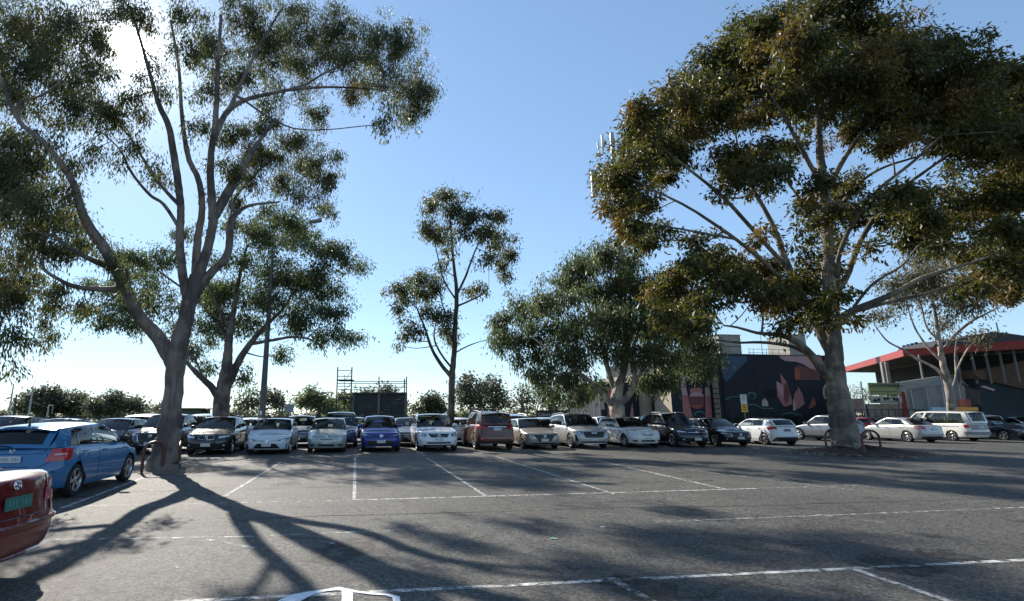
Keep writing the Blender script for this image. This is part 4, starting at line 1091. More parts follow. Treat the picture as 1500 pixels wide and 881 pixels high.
    # ---- helpers for detail patches on the nose and tail
    def patch(s, name, pts, m, front=True, off=.006, nx=6, ny=3, parent=None, both=False, thick=0):
        """bilinear patch: pts = four (a, z) corners, anticlockwise from the lower inner one"""
        o = []
        for sg in ((1, -1) if both else (1,)):
            mb = MB(); R_ = []
            (a0, z0), (a1, z1), (a2, z2), (a3, z3) = pts
            for j in range(ny + 1):
                t = j / ny; row = []
                for i in range(nx + 1):
                    u_ = i / nx
                    a = (a0 * (1 - u_) + a1 * u_) * (1 - t) + (a3 * (1 - u_) + a2 * u_) * t
                    z = (z0 * (1 - u_) + z1 * u_) * (1 - t) + (z3 * (1 - u_) + z2 * u_) * t
                    row.append(s.face(sg * a, z, front, off))
                R_.append(row)
            mb.grid(R_)
            if thick:
                for e in (R_[0], R_[-1], [r_[0] for r_ in R_], [r_[-1] for r_ in R_]):
                    mb.grid([e, [q - Vector((thick if front else -thick, 0, 0)) for q in e]])
            o.append(mb.build(name, m, parent or s.root, angle=50))
        return o
    def disc(s, name, a, z, r, m, front=True, off=.01, sq=1.0, parent=None, both=False, ring=0):
        for sg in ((1, -1) if both else (1,)):
            mb = MB(); c = s.face(sg * a, z, front, off)
            if ring:
                mb.tube([c + Vector((0, r * math.cos(t), r * sq * math.sin(t))) for t in np.linspace(0, 2 * math.pi, 21)], ring, 5, cap=False)
            else:
                R_ = [[s.face(sg * a + r * q * math.cos(t), z + r * sq * q * math.sin(t), front, off + .004 * (1 - q)) for t in np.linspace(0, 2 * math.pi, 17)[:-1]] for q in (.01, .6, 1)]
                mb.grid(R_, closed=True)
            mb.build(name, m, parent or s.root)
    def bar(s, name, pts, rad, m, front=True, off=.01, parent=None, both=False):
        for sg in ((1, -1) if both else (1,)):
            mb = MB(); P_ = []
            for i in range(len(pts) - 1):
                for t in np.linspace(0, 1, 5)[:-1 if i < len(pts) - 2 else None]:
                    P_.append(s.face(sg * (pts[i][0] * (1 - t) + pts[i + 1][0] * t), pts[i][1] * (1 - t) + pts[i + 1][1] * t, front, off))
            mb.tube(P_, rad, 5); mb.build(name, m, parent or s.root)
    def plate(s, root, front, z, m):
        pb = MB(); w_, h_ = .372, .12
        sgn = 1 if front else -1
        ctr = max(abs(s.face(0, z - h_ / 2, front).x), abs(s.face(0, z + h_ / 2, front).x)) + .018
        pb.box((sgn * ctr, 0, z), (.012, w_, h_))
        o = pb.build('number_plate', m, root, smooth=False)
        q = MB()      # blurred characters: six small dark blocks, as the photograph leaves them
        for i in range(7):
            if i == 3: continue
            q.box((sgn * (ctr + .008), (i - 3) * .046, z), (.003, .022 + .008 * (i % 2), .055))
        q.build('plate_characters', PLI if m is not PLG else PLI2, o, smooth=False, kind='stuff')
WHEELS = {}

# ---- noses
def std_front(s, root, grille='wide', lamp=None, low=True, fog=True, badge=True):
    h = s.nose; hw = s.hw
    lamp = lamp or [(hw * .52, h - .15), (hw * 1.12, h - .10), (hw * 1.16, h + .015), (hw * .60, h - .045)]
    o = s.patch('headlight', lamp, LAMPD, off=.004, both=True)
    a = [(p[0] * .88 + lamp[0][0] * .12 + .03, p[1] * .7 + (h - .075) * .3) for p in lamp]
    for i, sg in enumerate((1, -1)):
        s.root_tmp = s.root
        mb = MB(); 
    s.patch('headlight_lens', a, LAMP, off=.009, both=True)
    if grille == 'wide':
        s.patch('grille', [(-hw * .5, h - .17), (hw * .5, h - .17), (hw * .56, h - .05), (-hw * .56, h - .05)], TRIM, off=.006, nx=10)
        s.bar('grille_bar', [(-hw * .52, h - .11), (hw * .52, h - .11)], .009, CHR, off=.012)
    if low:
        s.patch('lower_intake', [(-hw * .62, s.gc + .07), (hw * .62, s.gc + .07), (hw * .52, .45), (-hw * .52, .45)], BLK, off=.006, nx=10)
    if fog:
        s.disc('fog_lamp', hw * .80, .40, .05, LAMP, both=True, sq=.9, off=.01)
    if badge: s.disc('badge', 0, h - .09, .05, CHR, ring=.007, off=.018, sq=.8)
    s.pz_f = getattr(s, 'pz_f', .42)
def std_rear(s, root, lights=None, low=True, tl=TAIL, chrome=False, wiper=True):
    hw = s.hw; z0 = s.deck - .03 if s.style == 'sedan' else s.tailz
    L_ = lights or [(hw * .62, z0 - .20), (hw * 1.22, z0 - .16), (hw * 1.24, z0 - .005), (hw * .68, z0 - .02)]
    for o in s.patch('tail_light', L_, tl, front=False, off=.008, both=True): pass
    c = [(p[0] * .6 + L_[2][0] * .36, p[1] * .45 + (z0 - .10) * .55) for p in L_]
    s.patch('reversing_lamp', c, TAILC, front=False, off=.012, both=True)
    if low:
        s.patch('rear_valance', [(-hw * .95, s.gc + .04), (hw * .95, s.gc + .04), (hw * .9, .36), (-hw * .9, .36)], BLK, front=False, off=.006, nx=12)
    # tailgate outline
    s.bar('tailgate_seam', [(-hw * .60, z0 - .03), (-hw * .66, .60), (hw * .66, .60), (hw * .60, z0 - .03)], .005, TRIM, front=False, off=.002)
    s.disc('badge', 0, z0 - .07, .045, CHR, front=False, ring=.007, off=.014, sq=.8)
    if chrome: s.bar('chrome_strip', [(-hw * .5, z0 - .12), (hw * .5, z0 - .12)], .012, CHR, front=False, off=.01)
    if s.style in ('hatch', 'suv', 'van') and wiper:
        mb = MB(); D0, D1 = s.belt(s.bx), s.rail(s.rx)
        a = Vector((s.bx - .11, 0, s.tailz + .04)); b_ = Vector((s.bx - .06, .32, s.tailz + .10))
        mb.tube([a, b_], .012, 5); mb.build('rear_wiper', BLK, root)

def pose(root, x, y, heading):
    root.location = (x, y, 0); root.rotation_euler = (0, 0, heading)
HU = math.atan2(U.y, U.x); HD = HU + math.pi; HL = math.atan2(-V.y, -V.x)
def park_front(car, root, px, py, turn=0):
    """nose towards the camera; px, py = where the front wheels meet the ground"""
    g = G(px, py); c = g + U * car.xf
    pose(root, c.x, c.y, HD + turn)
def park_rear(car, root, px, py, turn=0):
    g = G(px, py); c = g - U * car.xr
    pose(root, c.x, c.y, HU + turn)
def park_rear_left(car, root, px, py, turn=0):
    """tail towards the camera; px, py = where the rear left wheel meets the ground"""
    g = G(px, py); c = g - U * car.xr + V * (car.hw - .1)
    pose(root, c.x, c.y, HU + turn)

# =========================================================== the cars themselves
# red sedan, tail into the picture at lower left
def camry_rear(s, root):
    hw = s.hw; z0 = s.deck
    s.patch('tail_light', [(hw * .50, z0 - .28), (hw * 1.02, z0 - .28), (hw * 1.04, z0 - .05), (hw * .60, z0 - .07)], TAIL, front=False, off=.008, both=True, ny=5, nx=9)
    s.patch('reversing_lamp', [(hw * .60, z0 - .16), (hw * .86, z0 - .15), (hw * .90, z0 - .075), (hw * .66, z0 - .085)], TAILC, front=False, off=.013, both=True)
    s.patch('plate_recess', [(-.36, z0 - .36), (.36, z0 - .36), (.32, z0 - .14), (-.32, z0 - .14)], s.pm, front=False, off=.005, nx=8)
    s.bar('boot_seam', [(-hw * .62, z0 - .02), (-hw * .64, z0 - .38), (hw * .64, z0 - .38), (hw * .62, z0 - .02)], .006, TRIM, front=False, off=.003)
    s.bar('bumper_line', [(-hw * 1.3, .60), (-hw * .7, .585), (hw * .7, .585), (hw * 1.3, .60)], .022, s.pm, front=False, off=.012)
    s.bar('bumper_lip', [(-hw * 1.1, .30), (hw * 1.1, .30)], .018, s.pm, front=False, off=.0)
    s.disc('badge', 0, z0 - .075, .052, CHR, front=False, ring=.008, off=.018, sq=.72)
    s.disc('badge_inner', 0, z0 - .07, .026, CHR, front=False, ring=.006, off=.018, sq=1.1)
    s.disc('badge_inner', 0, z0 - .058, .034, CHR, front=False, ring=.005, off=.018, sq=.4)
    s.patch('reflector', [(hw * .72, .36), (hw * .95, .36), (hw * .95, .40), (hw * .72, .40)], TAIL, front=False, off=.01, both=True)
    s.pz_r = z0 - .235
M_RED = paint('red_paint', (.13, .006, .009), rough=.3)
c = Car(4.8, 1.82, 1.47, wb=2.78, fo=.96, style='sedan', deck=1.04, tailz=1.04, bx=-1.62, rx=-1.0, rh=1.40, nose=.70, r=.33, nr=17, gc=.24)
o = c.build('sedan_car', M_RED, rear=camry_rear, plate=PLG, label='red sedan cut by the left edge, its boot and green number plate showing', cat='car')
HR = HL - R(5)
rc = Vector((-4.12, 5.56, 0)) + Vector((math.cos(HR), math.sin(HR), 0)) * 2.4
pose(o, rc.x, rc.y, HR)

# blue hatchback
def skoda_rear(s, root):
    hw = s.hw; z0 = 1.0
    s.patch('tail_light', [(hw * .66, .74), (hw * 1.26, .76), (hw * 1.34, .985), (hw * .80, .985)], TAIL, front=False, off=.008, both=True, nx=10, ny=4)
    s.patch('reversing_lamp', [(hw * .82, .86), (hw * 1.12, .865), (hw * 1.13, .895), (hw * .85, .89)], TAILC, front=False, off=.013, both=True)
    s.bar('tailgate_seam', [(-hw * .64, .985), (-hw * .76, .74), (-hw * .60, .66), (hw * .60, .66), (hw * .76, .74), (hw * .64, .985)], .006, TRIM, front=False, off=.002)
    s.bar('tailgate_crease', [(-hw * .62, .90), (hw * .62, .90)], .012, s.pm, front=False, off=.004)
    s.patch('rear_valance', [(-hw * .9, s.gc + .04), (hw * .9, s.gc + .04), (hw * .85, .33), (-hw * .85, .33)], BLK, front=False, off=.006, nx=12)
    s.disc('badge', 0, .955, .04, CHR, front=False, ring=.008, off=.014)
    s.bar('badge_arrow', [(-.018, .935), (.02, .97)], .009, CHR, front=False, off=.014)
    s.pz_r = .80
    a = Vector((s.bx - .12, 0, s.tailz + .04)); b_ = Vector((s.bx - .08, .36, s.tailz + .07))
    mb = MB(); mb.tube([a, b_], .013, 5); mb.build('rear_wiper', BLK, root)
M_BLUE = paint('blue_paint', (.028, .155, .33), rough=.3)
c = Car(4.30, 1.72, 1.47, wb=2.60, fo=.85, style='hatch', tailz=1.0, nose=.74, cowl=.99, rx=-1.78, bx=-2.02, rh=1.40, r=.325, nr=10)
o = c.build('hatchback_car', M_BLUE, rear=skoda_rear, glass=GLS, rglass=GLS, rim=ALLOY, spokes=5, handle=M_BLUE, antenna=True, label='bright blue hatchback parked beside the thick gum trunk, tail towards the viewer', cat='car')
g = (G(108, 728) + U * (c.wb / 2) + (-U) * 0); ctr_off = (c.xf + c.xr) / 2
g = G(108, 727.5) - V * (c.hw - .03) - U * c.xr
pose(o, g.x, g.y, HU)

# ---- front row, noses towards the camera
def x1_front(s, root):
    hw = s.hw; h = s.nose
    std_front(s, root, grille='none', lamp=[(hw * .50, h - .17), (hw * 1.08, h - .10), (hw * 1.12, h + .02), (hw * .50, h - .05)], fog=True)
    for sg in (1, -1):
        s.patch('kidney_grille', sorted([(sg * .035, h - .20), (sg * .30, h - .19)]) + sorted([(sg * .31, h - .045), (sg * .035, h - .04)], reverse=True), BLK, off=.010, nx=5)
        s.bar('grille_surround', [(sg * .035, h - .20), (sg * .30, h - .19), (sg * .31, h - .045), (sg * .035, h - .04), (sg * .035, h - .20)], .011, CHR, off=.014)
def corolla_front(s, root):
    hw = s.hw; h = s.nose
    s.patch('headlight', [(hw * .52, h - .19), (hw * 1.14, h - .12), (hw * 1.2, h - .01), (hw * .55, h - .11)], LAMPD, both=True)
    s.patch('headlight_lens', [(hw * .62, h - .17), (hw * 1.08, h - .11), (hw * 1.12, h - .04), (hw * .68, h - .11)], LAMP, both=True, off=.011)
    s.patch('grille', [(-.10, h - .20), (hw * .55, h - .17), (hw * .56, h - .12), (.10, h - .155)], TRIM, off=.006)
    s.patch('grille', [(-hw * .55, h - .17), (.10, h - .20), (-.10, h - .155), (-hw * .56, h - .12)], TRIM, off=.006)
    s.bar('grille_bar', [(-hw * .55, h - .14), (0, h - .185), (hw * .55, h - .14)], .008, CHR, off=.012)
    s.patch('lower_intake', [(-hw * .66, s.gc + .06), (hw * .66, s.gc + .06), (hw * .42, .45), (-hw * .42, .45)], BLK, off=.008, nx=10)
    s.patch('fog_pocket', [(hw * .92, .27), (hw * 1.02, .27), (hw * 1.04, .44), (hw * .96, .46)], BLK, off=.008, both=True)
    s.disc('badge', 0, h - .17, .06, CHR, ring=.01, off=.02, sq=.7); s.disc('badge_inner', 0, h - .165, .03, CHR, ring=.007, off=.02, sq=1)
    s.pz_f = .40
def mazda_front(s, root):
    hw = s.hw; h = s.nose
    s.patch('headlight', [(hw * .56, h - .11), (hw * 1.16, h - .06), (hw * 1.2, h + .015), (hw * .60, h - .02)], LAMPD, both=True)
    s.patch('headlight_lens', [(hw * .66, h - .09), (hw * 1.08, h - .055), (hw * 1.1, h - .01), (hw * .70, h - .035)], LAMP, both=True, off=.011)
    s.patch('grille', [(-hw * .34, .38), (hw * .34, .38), (hw * .60, h - .03), (-hw * .60, h - .03)], BLK, off=.007, nx=10, ny=5)
    s.bar('grille_surround', [(-hw * .60, h - .05), (-hw * .46, .42), (-hw * .33, .37), (hw * .33, .37), (hw * .46, .42), (hw * .60, h - .05)], .013, CHR, off=.012)
    s.patch('lower_intake', [(-hw * .85, s.gc + .05), (hw * .85, s.gc + .05), (hw * .7, .31), (-hw * .7, .31)], BLK, off=.006, nx=10)
    s.disc('badge', 0, h - .11, .065, CHR, ring=.008, off=.02, sq=.8)
    s.bar('badge_wing', [(-.05, h - .09), (0, h - .125), (.05, h - .09)], .007, CHR, off=.02)
    s.disc('fog_lamp', hw * .82, .40, .035, LAMP, both=True)
    s.pz_f = .44
def old_front(s, root):
    hw = s.hw; h = s.nose
    s.patch('headlight', [(hw * .56, h - .16), (hw * 1.06, h - .12), (hw * 1.14, h + .02), (hw * .68, h - .01)], LAMP, both=True, off=.008)
    s.patch('grille', [(-hw * .30, h - .17), (hw * .30, h - .17), (hw * .40, h - .05), (-hw * .40, h - .05)], mat('grille_grey', (.12, .12, .12), .4), off=.007)
    for dz in (.08, .12): s.bar('grille_bar', [(-hw * .36, h - dz), (hw * .36, h - dz)], .007, CHR, off=.012)
    s.patch('lower_intake', [(-hw * .42, .30), (hw * .42, .30), (hw * .42, .38), (-hw * .42, .38)], BLK, off=.008, nx=8)
    s.patch('fog_pocket', [(hw * .62, .31), (hw * .90, .31), (hw * .90, .38), (hw * .62, .38)], BLK, off=.008, both=True)
    s.disc('badge', 0, h - .04, .04, CHR, ring=.008, off=.014, sq=.7)
    s.pz_f = .47
def chr_front(s, root):
    hw = s.hw; h = s.nose
    s.patch('headlight', [(hw * .40, h - .13), (hw * 1.18, h - .04), (hw * 1.26, h + .06), (hw * .45, h - .07)], LAMPD, both=True, nx=9)
    s.patch('headlight_lens', [(hw * .60, h - .095), (hw * 1.12, h - .03), (hw * 1.18, h + .03), (hw * .66, h - .06)], LAMP, both=True, off=.012)
    s.patch('grille', [(-hw * .42, h - .16), (hw * .42, h - .16), (hw * .42, h - .10), (-hw * .42, h - .10)], TRIM, off=.007, nx=8)
    s.patch('lower_intake', [(-hw * .72, s.gc + .08), (hw * .72, s.gc + .08), (hw * .58, .50), (-hw * .58, .50)], BLK, off=.008, nx=10, ny=4)
    s.patch('fog_pocket', [(hw * .86, .30), (hw * 1.04, .32), (hw * 1.04, .42), (hw * .92, .42)], BLK, off=.009, both=True)
    s.disc('badge', 0, h - .10, .07, CHR, ring=.011, off=.02, sq=.7); s.disc('badge_inner', 0, h - .095, .035, CHR, ring=.007, off=.02, sq=1)
    s.pz_f = .46
def volvo_front(s, root):
    hw = s.hw; h = s.nose
    s.patch('headlight', [(hw * .62, h - .20), (hw * 1.08, h - .14), (hw * 1.12, h + .0), (hw * .60, h - .07)], LAMPD, both=True)
    s.patch('headlight_lens', [(hw * .66, h - .17), (hw * 1.0, h - .13), (hw * 1.04, h - .04), (hw * .66, h - .09)], LAMP, both=True, off=.011)
    s.patch('grille', [(-hw * .40, h - .25), (hw * .40, h - .25), (hw * .52, h - .07), (-hw * .52, h - .07)], BLK, off=.008, nx=10)
    s.bar('grille_surround', [(-hw * .40, h - .25), (hw * .40, h - .25), (hw * .52, h - .07), (-hw * .52, h - .07), (-hw * .40, h - .25)], .012, CHR, off=.012)
    s.bar('grille_diagonal', [(hw * .36, h - .25), (-hw * .40, h - .07)], .012, CHR, off=.018)
    s.disc('badge', 0, h - .16, .055, CHR, ring=.011, off=.024)
    s.patch('lower_intake', [(-hw * .60, .36), (hw * .60, .36), (hw * .56, .43), (-hw * .56, .43)], BLK, off=.008, nx=10)
    s.patch('skid_plate', [(-hw * .75, s.gc + .03), (hw * .75, s.gc + .03), (hw * .95, .31), (-hw * .95, .31)], BLK, off=.008, nx=10)
    s.patch('running_lamp', [(hw * .86, .37), (hw * .92, .37), (hw * .94, .52), (hw * .88, .52)], LAMP, off=.01, both=True)
    s.pz_f = .54
def haval_front(s, root):
    hw = s.hw; h = s.nose
    s.patch('headlight', [(hw * .62, h - .13), (hw * 1.14, h - .10), (hw * 1.2, h + .0), (hw * .66, h - .02)], LAMPD, both=True)
    s.patch('headlight_lens', [(hw * .70, h - .11), (hw * 1.08, h - .09), (hw * 1.1, h - .02), (hw * .72, h - .04)], LAMP, both=True, off=.011)
    s.patch('grille', [(-hw * .50, h - .33), (hw * .50, h - .33), (hw * .60, h - .05), (-hw * .60, h - .05)], BLK, off=.008, nx=10, ny=5)
    s.bar('badge_bar', [(-.14, h - .11), (.14, h - .11)], .018, CHR, off=.016)
    s.patch('lower_intake', [(-hw * .8, s.gc + .05), (hw * .8, s.gc + .05), (hw * .66, .36), (-hw * .66, .36)], BLK, off=.008, nx=10)
    s.patch('fog_pocket', [(hw * .86, .36), (hw * 1.02, .38), (hw * 1.06, .66), (hw * .96, .66)], TRIM, off=.009, both=True)
    s.bar('skid_trim', [(-hw * .7, .27), (hw * .7, .27)], .012, ALLOY, off=.014)
    s.pz_f = .47
def cx_front(s, root):
    mazda_front(s, root)
P_BLACK = paint('black_paint', (.010, .010, .013))
P_NAVY = paint('dark_navy_paint', (.012, .016, .028))
P_WHITE = paint('white_paint', (.74, .76, .78))
P_WWHITE = paint('warm_white_paint', (.74, .72, .68))
P_ICE = paint('ice_blue_white_paint', (.60, .68, .74))
P_SILV = paint('silver_paint', (.46, .46, .45), metal=.35, rough=.4)
P_GSILV = paint('greenish_silver_paint', (.36, .40, .38), metal=.35, rough=.4)
P_BEIGE = paint('champagne_paint', (.42, .37, .31), metal=.4, rough=.4)
P_GREY = paint('grey_paint', (.16, .17, .19), metal=.4, rough=.4)
P_SLATE = paint('slate_blue_paint', (.10, .13, .17), metal=.4, rough=.4)
P_DARK = paint('charcoal_paint', (.035, .037, .042), metal=.3, rough=.4)
P_CHR = paint('royal_blue_paint', (.015, .035, .24))
P_BROWN = paint('copper_brown_paint', (.13, .045, .030), metal=.35, rough=.4)
P_REDC = paint('bright_red_paint', (.45, .02, .02))

SUV = dict(style='suv', cowl=1.06, nose=.86, tailz=1.10, tum=.19, gc=.22, r=.355, belt_up=.02)
def mk(kind, name, pm, px, py, label, how='f', turn=0, dims=None, **k):
    base = {'suv': dict(L=4.55, W=1.84, H=1.66, wb=2.68, fo=.92, rx=-1.86, bx=-2.12, rh=1.56, **SUV),
            'small_suv': dict(L=4.36, W=1.79, H=1.57, wb=2.64, fo=.90, rx=-1.62, bx=-2.02, rh=1.46, style='suv', cowl=1.02, nose=.84, tailz=1.08, tum=.2, gc=.21, r=.345, belt_up=.02),
            'hatch': dict(L=4.32, W=1.78, H=1.46, wb=2.65, fo=.90, style='hatch', tailz=1.0, nose=.72, cowl=.97),
            'sedan': dict(L=4.58, W=1.76, H=1.46, wb=2.65, fo=.92, style='sedan', deck=1.0, tailz=1.0, bx=-1.62, rx=-1.0, rh=1.38, nose=.72, cowl=.97),
            'wagon': dict(L=4.45, W=1.76, H=1.50, wb=2.60, fo=.88, style='suv', tailz=1.0, nose=.74, cowl=.98, rx=-1.80, bx=-2.08, rh=1.44, tum=.17)}[kind]
    base = dict(base, **(dims or {}))
    c = Car(**base)
    o = c.build(name, pm, label=label, cat='car', group=k.pop('group', None), **k)
    {'f': park_front, 'r': park_rear, 'rl': park_rear_left}[how](c, o, px, py, turn)
    return c, o
GA = 'cars in the front row facing the viewer'
mk('suv', 'suv_car', P_NAVY, 228, 664, 'black SUV half hidden behind the thick gum trunk', front=cx_front, clad=BLK, rim=DALLOY, group=GA)
mk('hatch', 'hatchback_car', P_SLATE, 146, 664.5, 'grey blue hatchback nosing out behind the bright blue one', group=GA)
mk('sedan', 'sedan_car', P_DARK, 60, 667, 'dark sedan with sunlit roof behind the bright blue hatchback', group=GA)
mk('small_suv', 'suv_car', P_DARK, -25, 668, 'dark car at the far left edge behind the blue hatchback', group=GA)
mk('small_suv', 'suv_car', P_BLACK, 308, 665.5, 'black SUV with twin chrome grilles right of the thick gum trunk', front=x1_front, clad=BLK, rails=CHR, dims=dict(H=1.54, L=4.45, nose=.82), group=GA)
mk('hatch', 'hatchback_car', P_ICE, 394, 664.5, 'pale icy white hatchback below the tall light pole', front=corolla_front, group=GA)
mk('sedan', 'sedan_car', P_GSILV, 479, 662.5, 'older greenish silver sedan left of the royal blue car', front=old_front, dims=dict(L=4.40, W=1.70, H=1.47, wb=2.6, nose=.74), rim=ALLOY, spokes=7, group=GA)
mk('small_suv', 'crossover_car', P_CHR, 557, 661, 'royal blue crossover with a lighter roof below the scoreboard', front=chr_front, roofm=P_ICE, clad=BLK, dims=dict(rx=-1.4, bx=-2.0, rh=1.44, tum=.23, nose=.80), group=GA)
mk('suv', 'suv_car', P_WHITE, 639, 660.5, 'white SUV parked in front of the slender gum', front=volvo_front, clad=BLK, rails=CHR, dims=dict(W=1.89, L=4.64, wb=2.77), group=GA)
def mux_rear(s, root):
    hw = s.hw
    s.patch('tail_light', [(hw * .62, 1.00), (hw * 1.24, 1.00), (hw * 1.30, 1.13), (hw * .60, 1.10)], TAIL, front=False, off=.008, both=True, nx=9)
    s.patch('chrome_strip', [(-hw * .5, 1.06), (hw * .5, 1.06), (hw * .5, 1.10), (-hw * .5, 1.10)], CHR, front=False, off=.012, nx=8)
    s.bar('tailgate_seam', [(-hw * .62, 1.10), (-hw * .72, .66), (hw * .72, .66), (hw * .62, 1.10)], .007, TRIM, front=False, off=.002)
    s.patch('rear_valance', [(-hw * .9, s.gc + .05), (hw * .9, s.gc + .05), (hw * .8, .42), (-hw * .8, .42)], BLK, front=False, off=.006, nx=12)
    s.patch('reflector', [(hw * .72, .50), (hw * .95, .50), (hw * .95, .56), (hw * .72, .56)], TAIL, front=False, off=.008, both=True)
    s.pz_r = .97
    mb = MB(); a = Vector((s.bx - .12, 0, s.tailz + .05)); mb.tube([a, a + Vector((.05, .36, .1))], .013, 5); mb.build('rear_wiper', BLK, root)
c_mux, o_mux = mk('suv', 'suv_car', P_BROWN, 722, 658.7, 'copper brown SUV with a black roof rack, its tail to the viewer', how='r', rear=mux_rear, rglass=GLS_D, clad=None, rails=BLK,
   dims=dict(L=4.82, W=1.86, H=1.80, wb=2.84, fo=.95, rx=-2.0, bx=-2.26, rh=1.70, cowl=1.14, nose=.95, tailz=1.16, r=.385, gc=.28))
rk = empty('roof_rack', label='black cargo rack on top of the copper brown SUV', cat='roof rack')
rb = MB()
for y in (-.55, -.28, 0, .28, .55): rb.tube([(-.75, y, 1.90), (.55, y, 1.90)], .018, 5)
for x in (-.75, -.1, .55): rb.tube([(x, -.6, 1.885), (x, .6, 1.885)], .022, 5)
rb.build('frame', BLK, rk)
rb = MB(); rb.tube([(-.8, -.6, 1.96), (.6, -.6, 1.96), (.6, .6, 1.96), (-.8, .6, 1.96), (-.8, -.6, 1.96)], .018, 5)
for x in (-.8, -.1, .6):
    for y in (-.6, .6): rb.tube([(x, y, 1.80), (x, y, 1.96)], .015, 5)
rb.build('rail', BLK, rk)
rk.location = o_mux.location; rk.rotation_euler = o_mux.rotation_euler
mk('hatch', 'hatchback_car', P_BEIGE, 790, 657.3, 'champagne silver hatchback right of the copper brown SUV', front=mazda_front, dims=dict(L=4.46, W=1.8, H=1.44), rim=DALLOY, group=GA)
mk('suv', 'suv_car', P_SILV, 861, 656.5, 'silver SUV with a tall black grille below the weeping gum', front=haval_front, rails=ALLOY, dims=dict(W=1.86, H=1.68), group=GA)
mk('wagon', 'wagon_car', P_WWHITE, 938, 655, 'pearl white wagon under the forked weeping gum', front=old_front, dims=dict(H=1.49, nose=.76), group=GA)
mk('suv', 'suv_car', P_NAVY, 1008, 654.6, 'very dark SUV with silver roof rails right of the pearl white wagon', front=std_front, clad=BLK, rails=ALLOY, dims=dict(L=4.65, H=1.72, W=1.8), group=GA)
mk('hatch', 'hatchback_car', P_BLACK, 1070, 653.4, 'black hatchback between the dark SUV and the white hatchback', front=mazda_front, dims=dict(H=1.45), group=GA)
def merc_rear(s, root):
    hw = s.hw
    s.patch('tail_light', [(hw * .60, .86), (hw * 1.14, .82), (hw * 1.24, .97), (hw * .72, 1.0)], TAIL, front=False, off=.01, both=True, nx=9)
    s.patch('rear_valance', [(-hw * 1.0, s.gc + .02), (hw * 1.0, s.gc + .02), (hw * .75, .44), (-hw * .75, .44)], BLK, front=False, off=.008, nx=12)
    s.bar('tailgate_seam', [(-hw * .60, .98), (-hw * .66, .66), (hw * .66, .66), (hw * .60, .98)], .006, TRIM, front=False, off=.002)
    s.disc('badge', 0, .95, .045, CHR, front=False, ring=.008, off=.014)
    s.pz_r = .80
mk('hatch', 'hatchback_car', P_WHITE, 1141, 652, 'white hatchback with its tail to the viewer, near the yellow sign', how='r', rear=merc_rear, rglass=GLS_D, dims=dict(rx=-1.62, bx=-2.0, rh=1.38, W=1.78, H=1.43), rim=DALLOY, plate_rear=PLD)

# ---- second row, partly hidden behind the first
GB = 'cars in the rows behind'
mk('suv', 'suv_car', P_SLATE, 204, 652, 'pale roofed SUV with a wide dark rear window left of the gum trunk', how='r', rglass=GLS_D, detail=1, group=GB)
mk('suv', 'suv_car', P_DARK, 293, 652, 'dark SUV seen between the black SUVs right of the gum trunk', how='r', detail=1, group=GB)
mk('hatch', 'hatchback_car', P_SILV, 362, 654, 'silver car mostly hidden between the black SUV and icy hatchback', how='r', detail=1, group=GB)
mk('small_suv', 'suv_car', P_GREY, 436, 654.5, 'grey car just right of the icy white hatchback', how='f', detail=1, group=GB)
mk('suv', 'suv_car', P_SLATE, 497, 655, 'slate blue SUV looming behind the greenish silver sedan', how='f', detail=1, dims=dict(H=1.76), group=GB)
mk('hatch', 'hatchback_car', P_NAVY, 530, 648, 'dark hatchback side on in the gap left of the royal blue car', how='f', detail=1, turn=1.35, group=GB)
mk('sedan', 'sedan_car', P_GREY, 601, 653.5, 'small dark car squeezed between the royal blue car and white SUV', how='f', detail=1, group=GB)
mk('hatch', 'hatchback_car', P_WWHITE, 677, 651, 'white car tail on, between the slender gum and the copper brown SUV', how='r', detail=1, group=GB)
mk('suv', 'suv_car', P_DARK, 752, 650, 'dark SUV with pale roof bars right of the copper brown SUV', how='r', detail=1, rails=ALLOY, rglass=GLS_D, group=GB)
mk('hatch', 'hatchback_car', P_SLATE, 806, 650, 'pale blue car glimpsed behind the champagne hatchback', how='r', detail=1, group=GB)
mk('wagon', 'wagon_car', P_WWHITE, 905, 649.5, 'white wagon hidden behind the pearl white wagon', how='f', detail=1, group=GB)
mk('wagon', 'wagon_car', P_DARK, 968, 649, 'dark wagon hidden between the pearl wagon and dark SUV', how='f', detail=1, group=GB)

# ---- cars right of the big tree
mk('small_suv', 'suv_car', P_GREY, 1224, 647.5, 'dark grey SUV in profile just left of the mulched tree', how='rl', dims=dict(L=4.3, W=1.77, H=1.6, rx=-1.4, bx=-1.9, rh=1.48), clad=BLK, rim=ALLOY, turn=.12)
mk('hatch', 'hatchback_car', P_REDC, 1262, 642.5, 'bright red car with black windows hidden behind the mulched tree', how='r', rglass=GLS_D, detail=1, group=GB)
mk('hatch', 'hatchback_car', P_DARK, 1305, 641.5, 'dark car behind the roof of the silver sedan', how='r', detail=1, group=GB)
mk('sedan', 'sedan_car', P_SILV, 1332, 648, 'silver sedan in profile right of the mulched tree', how='rl', rim=ALLOY, spokes=7)
def van_rear(s, root):
    hw = s.hw
    s.patch('tail_light', [(hw * .82, .82), (hw * 1.14, .82), (hw * 1.14, 1.02), (hw * .82, 1.02)], TAIL, front=False, off=.01, both=True)
    s.patch('tailgate_panel', [(-hw * .78, .70), (hw * .78, .70), (hw * .78, 1.02), (-hw * .78, 1.02)], mat('van_grey', (.28, .28, .27), .5), front=False, off=.01, nx=10)
    s.patch('bumper', [(-hw * 1.2, .42), (hw * 1.2, .42), (hw * 1.2, .60), (-hw * 1.2, .60)], mat('bumper_grey', (.25, .25, .25), .6), front=False, off=.04, nx=14, thick=.05)
    s.pz_r = .86
